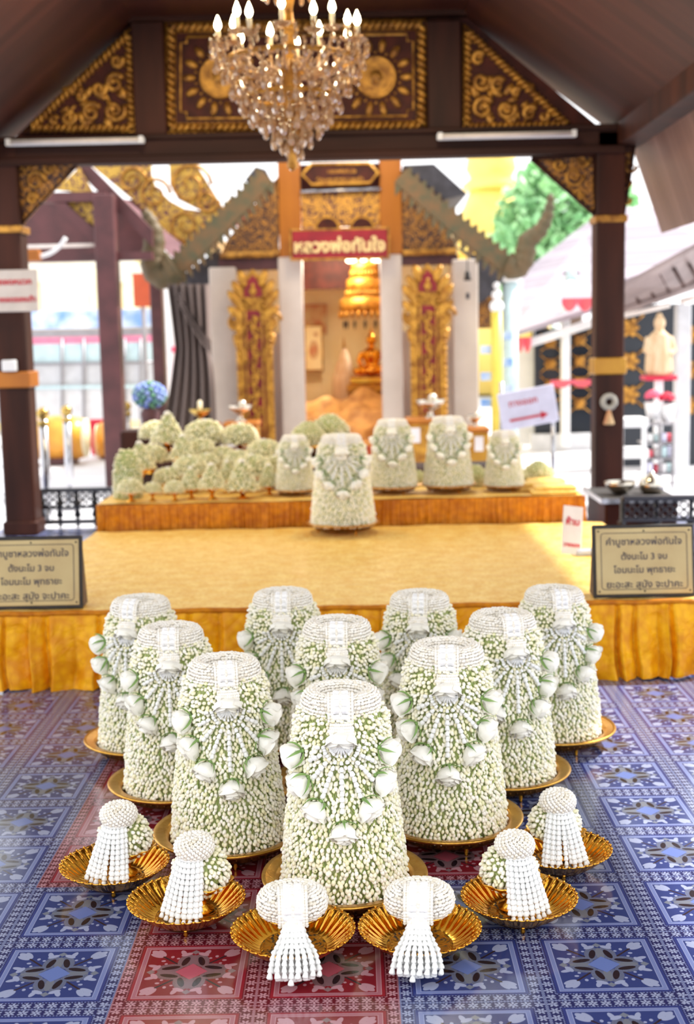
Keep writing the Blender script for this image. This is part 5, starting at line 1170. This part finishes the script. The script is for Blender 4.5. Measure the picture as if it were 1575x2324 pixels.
part('pink_band', pbox(-420, 768, 350, 784, 18.0, 0.1), M['pinkband'], sl, False); part('upper_glass', pbox(-420, 784, 350, 826, 18.0, 0.05), M['palecyan'], sl, False); part('middle_glass', pbox(-420, 826, 350, 880, 18.0, 0.05), M['greypanel'], sl, False); part('lower_glass', pbox(-420, 880, 350, 960, 18.0, 0.05), M['palegrey'], sl, False)
for x in (-400, -280, -160, -50, 66, 140, 189, 246, 282, 318): part('mullion', tube([at(x, 768, 17.95), at(x + 2, 1000, 17.95)], 0.02, 6), M['greysteel'], sl)
part('rail', tube([at(64, 826, 17.95), at(350, 822, 17.95)], 0.02, 6), M['greysteel'], sl); part('rail', tube([at(64, 880, 17.95), at(350, 876, 17.95)], 0.025, 6), M['palecyan'], sl)
pp = thing('poster_wall', 'white street wall with pink posters between the second post and the curtain', 'wall panel', (0, 0, 0))
part('wall_sheet', pbox(376, 640, 425, 960, 19.0, 0.1), M['white'], pp, False); part('pink_poster', pbox(388, 786, 418, 800, 18.9, 0.05), M['pink'], pp, False); part('pink_poster', pbox(396, 820, 412, 880, 18.9, 0.05), M['pink'], pp, False)
tag(part('red_drape', pbox(205, 952, 250, 1032, 16.0, 0.1), M['redfab'], None, False), 'red cloth drape hanging between the golden drums', 'drape')
def drum(px, py, Y, r, l, label):
    p = at(px, py, Y); t = thing('temple_drum', label, 'drum', tuple(p), 0, 'golden barrel drums by the street'); 
    part('barrel', mv(lathe([(r * 0.82, -l), (r * 0.95, -l * .5), (r, 0), (r * 0.95, l * .5), (r * 0.82, l)], 28), (0, 0, 0), rot('Y', PI / 2)), M['drum'], t)
    for s in (-1, 1): part('drum_skin', mv(lathe([(r * 0.84, s * l - 0.01), (r * 0.84, s * l + 0.01)], 28), (0, 0, 0), rot('Y', PI / 2)), M['candle'], t)
    part('cradle', box((0, 0, -(p.z + r * 0.6) / 2 - r * 0.2), (l * 1.2, r * 1.2, max(0.05, p.z - r * 0.6)), 0.01), M['postred'], t, False)
drum(135, 995, 15.0, 0.27, 0.31, 'large golden drum behind the left railing'); drum(245, 1000, 15.6, 0.24, 0.12, 'smaller golden drum half hidden by the maroon post')
def stanchion(px, yt, yb, Y, label):
    p = at(px, yt, Y); t = thing('ball_post', label, 'barrier post', (p.x, Y, 0), 0, 'steel posts with brass balls')
    part('pole', lathe([(0.036, 0), (0.036, p.z - 0.09)], 16), M['steel'], t); part('brass_ball', ball((0, 0, p.z - 0.045), 0.048, 14, 10), M['brass'], t); part('collar', lathe([(0.045, p.z - 0.13), (0.045, p.z - 0.10)], 16), M['brass'], t); part('foot_plate', lathe([(0.11, 0), (0.11, 0.012), (0.04, 0.02)], 20), M['steel'], t)
stanchion(96, 925, 1205, 9.7, 'steel post with brass ball nearest the left pillar'); stanchion(150, 920, 1110, 10.9, 'steel post with brass ball second from the left pillar'); stanchion(287, 912, 1010, 13.2, 'steel post with brass ball beside the tall maroon post')
vs = thing('flower_vase', 'vase of blue and green flowers at the back left of the altar', 'vase', tuple(at(343, 985, 9.3))); vs.location.z = 0.72
fb = MB(); Pq = []; Dq = []
for i in range(90):
    z = 1 - 2 * (i + .5) / 90; q = math.sqrt(1 - z * z); d = np.array((q * math.cos(i * 2.4), q * math.sin(i * 2.4), z)); Pq.append(d * np.array((0.11, 0.10, 0.085)) + (0, 0, 0.25)); Dq.append(d)
part('blossoms', fb.add(scatter(tmpl([(0.004, -0.5), (0.022, 0), (0.016, 0.4), (0.001, 0.5)], 6, 0.04), axes(np.array(Dq)), np.array(Pq))), M['blueflower'], vs, stuff=True); part('vase_body', lathe([(0.05, 0), (0.06, 0.05), (0.07, 0.12), (0.04, 0.17), (0.06, 0.2)], 20), M['postred'], vs)
tag(part('vase_shelf', mv(box((0, 0, 0.36), (0.4, 0.3, 0.72), 0.01), (vs.location.x, 9.3, 0)), M['wood'], None, False), 'dark plinth under the vase of blue flowers', 'plinth')

def railing(name, P0, P1, z0, z1, label, nb):
    """low ornamental barrier between two floor points"""
    t = thing(name, label, 'railing', tuple(P0)); d = np.array(P1, float) - np.array(P0, float); L = np.linalg.norm(d); R = rot('Z', math.atan2(d[1], d[0]))
    part('top_rail', mv(box((L / 2, 0, z1), (L, 0.06, 0.03), 0.006), (0, 0, 0), R), M['darksteel'], t, False); part('lower_rail', mv(box((L / 2, 0, z0 + 0.04), (L, 0.04, 0.03)), (0, 0, 0), R), M['darksteel'], t, False); part('middle_rail', mv(box((L / 2, 0, z1 - 0.13), (L, 0.03, 0.02)), (0, 0, 0), R), M['darksteel'], t, False)
    for i in range(nb + 1):
        x = L * i / nb; part('baluster', mv(lathe([(0.014, z0), (0.014, z0 + 0.1), (0.03, (z0 + z1) / 2 - 0.06), (0.014, (z0 + z1) / 2), (0.03, (z0 + z1) / 2 + 0.05), (0.014, z1 - 0.14), (0.014, z1)], 8), (x, 0, 0), R), M['darksteel'], t)
    rg = MB()
    for i in range(int(L / 0.055)):
        x = 0.03 + i * 0.055
        for zz in (z1 - 0.045, z1 - 0.095): rg.add(mv(ring_core(0.02, 0.02, 0.006, 0.006, 0), (np.array((x, 0, zz)) @ R.T), R @ rot('X', PI / 2)))
    part('ring_frieze', rg, M['darksteel'], t)
    return t
g0 = at(104, 1108, 9.6); g1 = at(262, 1100, 9.6)
railing('ornamental_railing', (g0.x, 9.45, 0), (g1.x, 9.45, 0), 0.0, g0.z, 'dark ornamental metal railing between the left pillar and the altar', 4)
railing('ornamental_railing', (at(1412, 1135, 7.6).x, 7.6, 0), (2.6, 7.5, 0), 0.0, at(1440, 1130, 7.6).z, 'dark ornamental metal railing behind the right prayer board', 5)

# ------------------------------------------------------------------ right: gallery, pagoda, tree, stalls
gl = thing('gallery_building', 'long tiled-roof gallery with black and gold lattice walls on the right', 'building', (0, 0, 0))
def tilt(px, d, Y0, Y1): 
    a = [np.array(at(x, y, Y)) for (x, y), Y in zip(px, (Y0, Y0, Y1, Y1))]
    n = np.cross(a[1] - a[0], a[3] - a[0]); n /= np.linalg.norm(n); return prism(a, tuple(n * d))
part('tiled_roof', tilt([(1150, 770), (1420, 685), (1345, 505), (1170, 640)], 0.06, 15.0, 20.0), M['rooftile'], gl, False)
part('near_tiled_roof', tilt([(1400, 655), (1640, 570), (1560, 490), (1410, 480)], 0.06, 12.0, 14.5), M['rooftile'], gl, False)
part('eave_soffit', tilt([(1408, 705), (1600, 640), (1600, 540), (1408, 645)], 0.04, 12.5, 11.4), M['soffit'], gl, False)
for i in range(5):
    x = 1428 + i * 34; a, b = at(x, 640 - 10 * i, 11.55), at(x + 28, 698 - 13 * i, 12.3); part('rafter', tube([a, b], 0.016, 6), M['wood'], gl)
part('eave_beam', tube([at(1408, 702, 12.2), at(1620, 630, 12.2)], 0.05, 8), M['soffit'], gl)
part('dark_wall', pbox(1395, 690, 1640, 1160, 13.5, 0.1), M['darkwall'], gl, False); part('far_dark_wall', pbox(1214, 745, 1345, 1010, 15.6, 0.1), M['darkwall'], gl, False)
part('white_wall', pbox(1165, 780, 1216, 1010, 15.8, 0.1), M['white'], gl, False); part('low_wall', pbox(1205, 985, 1345, 1110, 15.4, 0.1), M['palegrey'], gl, False)
part('fascia_board', tilt([(1166, 800), (1345, 742), (1345, 722), (1166, 780)], 0.04, 15.2, 15.2), M['white'], gl, False)
BOSS = [(1250 + 66 * i, 778 + 48 * j - 6 * i, 15.55, 0.8) for i in range(2) for j in range(4)] + [(1428, 744 + 76 * j, 13.45, 1.1) for j in range(3)] + [(1560, 760 + 80 * j, 13.45, 1.1) for j in range(3)]
for cx, cy_, Y, s in BOSS:
    q = at(cx, cy_, Y); fl = MB()
    for k in range(6): a = k * PI / 3; fl.add(mv(ball((0, 0, 0), (0.05 * s, 0.02, 0.03 * s), 8, 5), np.array(q) + (0.05 * s * math.cos(a), 0, 0.05 * s * math.sin(a)), rot('Y', -a)))
    fl.add(ball(tuple(q), 0.03 * s, 8, 6)); part('gold_flower_boss', fl, M['goldold'], gl)
for cx, cy_, Y, s in BOSS[:11]:
    for dx, dy in ((1, 1), (-1, 1), (1, -1), (-1, -1)): part('lattice_bar', tube([at(cx, cy_, Y + 0.02), at(cx + dx * 30 * s, cy_ + dy * 26 * s, Y + 0.02)], 0.010 * s, 5), M['goldold'], gl)
for x, Y, w in ((1283, 15.3, 0.10), (1155, 14.6, 0.12), (1548, 12.0, 0.13)):
    z = at(x, 690, Y).z; part('white_post', box((at(x, 800, Y).x, Y, z / 2), (w, w, z), 0.01), M['white'] if x < 1500 else M['greypanel'], gl, False)
for a, b, Y in (((1408, 718), (1520, 692), 11.8), ((1545, 684), (1620, 664), 11.8)):
    part('tube_lamp', tube([at(*a, Y), at(*b, Y)], 0.024, 8), M['tube'], gl)
def pagoda(px, Y):
    p = at(px, 560, Y); k = Y / 2925; t = thing('golden_pagoda', 'great golden pagoda rising against the sky behind the shrine roof', 'pagoda', (p.x, Y, 0)); H = lambda y: at(px, y, Y).z
    part('bell_body', lathe([(130 * k, 0), (130 * k, H(640)), (118 * k, H(600)), (100 * k, H(575)), (104 * k, H(560)), (84 * k, H(530)), (78 * k, H(500)), (62 * k, H(470)), (50 * k, H(440)), (46 * k, H(430))], 40), M['pagodagold'], t)
    part('upper_tier', lathe([(62 * k, H(432)), (64 * k, H(420)), (46 * k, H(405)), (50 * k, H(395)), (56 * k, H(385)), (52 * k, H(360)), (40 * k, H(330)), (30 * k, H(300)), (10 * k, H(200)), (1 * k, H(60))], 32), M['pagodagold'], t)
    part('base_ring', lathe([(120 * k, H(580)), (124 * k, H(572)), (112 * k, H(562))], 40), M['pagodagold'], t)
pagoda(1115, 30.0)
def tree(px, py, Y, rx, rz, seed, label):
    r = np.random.default_rng(seed); p = at(px, py, Y); t = thing('leafy_tree', label, 'tree', (p.x, Y, 0), 0, 'trees behind the gallery roof'); n = 2600
    d = r.normal(size=(n, 3)); d /= np.linalg.norm(d, axis=1)[:, None]; q = d * (r.uniform(0.45, 1, n) ** 0.6)[:, None] * np.array((rx, rx * 0.8, rz)) + (0, 0, p.z)
    V, F = grid(lambda u, v: ((u - .5) * 0.34 * math.sin(PI * min(1, v + .08)), 0.04 * math.sin(PI * u), (v - .5) * 0.6), 2, 4)
    part('leaves', MB().add(scatter((V, np.array(F)), axes(r.normal(size=(n, 3)), r.uniform(0.3, 0.65, n)), q)), M['green'], t, stuff=True)
    part('trunk', tube([(0, 0, 0), (0.1, 0, p.z * 0.5), (0, 0, p.z)], [0.25, 0.2, 0.08], 10), M['boardside'], t)
tree(1290, 520, 27.0, 1.5, 1.5, 3, 'green leafy tree above the gallery roof, between pagoda and right pillar'); tree(1215, 610, 29.0, 1.2, 1.3, 4, 'low green tree just right of the naga finial')
sn = thing('arrow_sign', 'tilted white signboard with a red arrow pointing right, beside the right pillar', 'sign', tuple(at(1198, 925, 10.0)))
Rr = rot('Y', -0.165)
part('board', mv(box((0, 0, 0), (0.44, 0.02, 0.29), 0.004), (0, 0, 0), Rr), M['lilac'], sn, False)
part('red_arrow', MB().add(mv(box((-0.03, -0.013, -0.075), (0.25, 0.006, 0.017)), (0, 0, 0), Rr)).add(mv(prism([(0.09, -0.016, -0.105), (0.145, -0.016, -0.075), (0.09, -0.016, -0.045)], (0, 0.006, 0)), (0, 0, 0), Rr)), M['redtext'], sn, False)
text('ทางออก', 0.22, M['redtext'], tuple(Rr @ np.array((-0.03, -0.012, 0.05))), PI / 2, sn, 0.01, ry=-0.165)
part('support_pole', tube([(-0.20, 0.03, 0.2), (-0.20, 0.03, -at(1198, 925, 10.0).z)], 0.018, 8), M['steel'], sn); part('support_pole', tube([(0.20, 0.03, 0.0), (0.20, 0.03, -at(1198, 925, 10.0).z)], 0.018, 8), M['steel'], sn)
yp = thing('banner_pole', 'yellow and white striped temple pole right of the shrine', 'pole', (at(1128, 900, 12.6).x, 12.6, 0))
zt = at(1128, 660, 12.6).z; part('yellow_pole', lathe([(0.055, 0), (0.055, zt - 0.2)], 14), M['palegold'], yp); part('white_finial', MB().add(ball((0, 0, zt - 0.15), 0.07, 12, 8)).add(ball((0, 0, zt - 0.04), 0.05, 12, 8)).add(ball((0, 0, zt + 0.05), 0.035, 10, 6)), M['white'], yp)
for i in range(7): part('pennant', box((0.10 * (-1) ** i, 0.03, 0.55 + 0.13 * i), (0.11, 0.02, 0.08)), M['bluebanner'], yp, False)
wp = thing('white_lamp_post', 'pale blue-white post standing between the shrine and the arrow sign', 'post', (at(1158, 900, 13.4).x, 13.4, 0)); zt = at(1165, 640, 13.4).z
part('shaft', lathe([(0.10, 0), (0.085, 0.3), (0.08, zt)], 16), M['palecyan'], wp); part('cap', lathe([(0.12, zt), (0.12, zt + 0.05), (0.02, zt + 0.12)], 16), M['white'], wp)
hn = thing('hanging_lantern', 'round white lantern under a dark bar, hanging before the gallery roof', 'lantern', tuple(at(1296, 650, 13.0))); part('globe', ball((0, 0, 0), 0.06, 14, 10), M['bulbwhite'], hn); part('bar', box((0, 0, 0.13), (0.16, 0.02, 0.02)), M['darksteel'], hn, False); part('shade', lathe([(0.07, 0.06), (0.05, 0.12), (0.02, 0.25)], 14), M['palecyan'], hn)
for (x0, y0, x1, y1, Y), lb in (((1275, 676, 1345, 706, 14.7), 'red festive swag along the gallery eave left of the right pillar'), ((1172, 765, 1205, 800, 15.1), 'red triangular cloth in the gallery corner'), ((1250, 862, 1345, 880, 15.0), 'red bunting strip across the gallery lattice wall')):
    q = at((x0 + x1) / 2, y0, Y); w = (x1 - x0) / 2925 * Y; h = (y1 - y0) / 2925 * Y
    tag(part('red_swag', grid(lambda u, v: (q.x + (u - .5) * w, Y + 0.02 * math.sin(12 * u), q.z - h * v * (0.45 + 0.55 * abs(math.sin(PI * u * 2)))), 24, 6), M['pinkred']), lb, 'swag', 'red cloth decorations on the gallery')
# garland on the right pillar
gd = thing('pillar_garland', 'grey-white ring garland with a tassel hanging on the right pillar', 'garland', tuple(at(1382, 912, 9.07)))
fr_ = part('flower_ring', turned(ring_beads(0.042, 0.042, 0.016, 0.016, 0, 10, 0.012), rot('X', PI / 2)), M['greybead'], gd); part('ring_core', mv(ring_core(0.042, 0.042, 0.014, 0.014, 0), (0, 0, 0), rot('X', PI / 2)), M['greybead'], fr_)
part('tassel', lathe([(0.012, -0.055), (0.018, -0.08), (0.040, -0.15), (0.036, -0.16)], 14), M['mural'], gd)
# stall on the far right
sf = thing('white_shelf', 'white open shelf unit right of the right pillar', 'shelf', (0, 0, 0)); Y = 10.4
for x in (1410, 1425, 1462): a = at(x, 950, Y); part('upright', box((a.x, Y + (0.25 if x == 1425 else 0), a.z / 2), (0.035, 0.035, a.z)), M['white'], sf, False)
for y in (952, 1022, 1078): a, b = at(1410, y, Y), at(1466, y + 6, Y); part('shelf_board', box(((a.x + b.x) / 2, Y + 0.12, a.z - 0.03), (b.x - a.x + 0.03, 0.32, 0.07 if y < 1070 else 0.04)), M['white'], sf, False)
rk = thing('goods_rack', 'wire rack of packets behind the white shelf', 'rack', (0, 0, 0)); Y = 11.0
for x in (1466, 1498, 1528): part('upright', tube([at(x, 955, Y), (at(x, 955, Y).x, Y, 0)], 0.014, 6), M['greysteel'], rk)
for y in (962, 1005, 1040, 1075): part('wire_shelf', pbox(1464, y, 1530, y + 4, Y - 0.02, 0.3), M['greysteel'], rk, False)
rr = random.Random(4)
for r_, y in enumerate((1003, 1038, 1073)):
    for c_, x in enumerate((1470, 1487, 1502, 1516)):
        h = rr.uniform(16, 26); ml = (M['white'], M['pinkred'], M['lilac'], M['palecyan'])[(r_ + c_ * 3) % 4]
        tag(part('goods_packet', pbox(x, y - h, x + 12, y, Y + 0.02, 0.12, 0.006), ml, None, False), '%s packet, %s on the %s shelf of the wire rack' % (('white', 'red', 'lilac', 'pale blue')[(r_ + c_ * 3) % 4], ('first', 'second', 'third', 'fourth')[c_], ('upper', 'middle', 'lower')[r_]), 'packet', 'packets on the wire rack')
p = at(1495, 852, 11.6); figure('standing_robed_statue', 'standing statue in a cream robe by the gallery wall', 'statue', (p.x, 11.6, p.z), [lathe([(0.10, 0), (0.125, 0.04), (0.12, 0.16), (0.10, 0.28), (0.085, 0.36), (0.04, 0.40), (0.035, 0.43)], 18), ball((0, -0.01, 0.465), (0.052, 0.055, 0.065), 14, 10), ball((0, 0, 0.53), (0.03, 0.03, 0.025), 10, 6), tube([(0.09, 0, 0.34), (0.125, -0.03, 0.22), (0.07, -0.10, 0.18)], [0.035, 0.03, 0.02], 8), tube([(-0.09, 0, 0.34), (-0.125, -0.03, 0.22), (-0.07, -0.10, 0.18)], [0.035, 0.03, 0.02], 8), ball((0, -0.062, 0.46), (0.01, 0.012, 0.015), 6, 4)], M['cream'], 0.011)
ss = thing('statue_stand', 'red-topped stand under the cream-robed statue', 'stand', (p.x, 11.6, 0)); part('red_top', box((0, 0, p.z - 0.02), (0.28, 0.24, 0.04), 0.006), M['redfab'], ss, False); part('pillar', box((0, 0, (p.z - 0.04) / 2), (0.07, 0.07, p.z - 0.04)), M['white'], ss, False)
for px, py, c, lb in ((1482, 900, 'pink', 'bunch of pink flowers in a white pot by the statue stand'), (1514, 905, 'redfab', 'bunch of red flowers in a white pot right of the pink bunch')):
    q = at(px, py, 11.2); t = thing('potted_flowers', lb, 'potted flowers', (q.x, 11.2, q.z - 0.2), 0, 'potted flowers on the rack'); part('pot', lathe([(0.05, 0), (0.075, 0.15), (0.07, 0.15)], 16), M['white'], t)
    fb = MB()
    for i in range(26): fb.add(ball((0.06 * math.cos(i * 2.4) * (i / 26) ** .5, 0.06 * math.sin(i * 2.4) * (i / 26) ** .5, 0.2 + 0.04 * (1 - i / 26)), 0.022, 6, 5))
    part('blooms', fb, M[c], t, stuff=True)
dk = thing('glass_display_case', 'low glass-topped display case with silver ware on the right of the altar', 'display case', (1.74, 8.1, 0))
part('case_body', box((0, 0, 0.16), (0.44, 0.6, 0.32), 0.01), M['wood'], dk, False); part('glass_top', box((0, 0, 0.33), (0.47, 0.63, 0.025), 0.005), M['black'], dk, False); part('steel_edge', MB().add(box((-0.24, 0, 0.335), (0.02, 0.64, 0.03))).add(box((0, -0.32, 0.335), (0.48, 0.02, 0.03))), M['steel'], dk, False)
tag(part('silver_flower_bowl', mv(lathe([(0.03, 0), (0.05, 0.01), (0.09, 0.05), (0.10, 0.08), (0.09, 0.078), (0.02, 0.03)], 20), (1.66, 8.05, 0.344)), M['silver']), 'round silver bowl on the glass display case', 'bowl')
tag(part('silver_lidded_box', mv(lathe([(0.05, 0), (0.075, 0.02), (0.08, 0.06), (0.06, 0.10), (0.015, 0.12), (0.01, 0.14)], 20), (1.86, 8.05, 0.344)), M['silver']), 'lidded silver box on the glass display case', 'box')
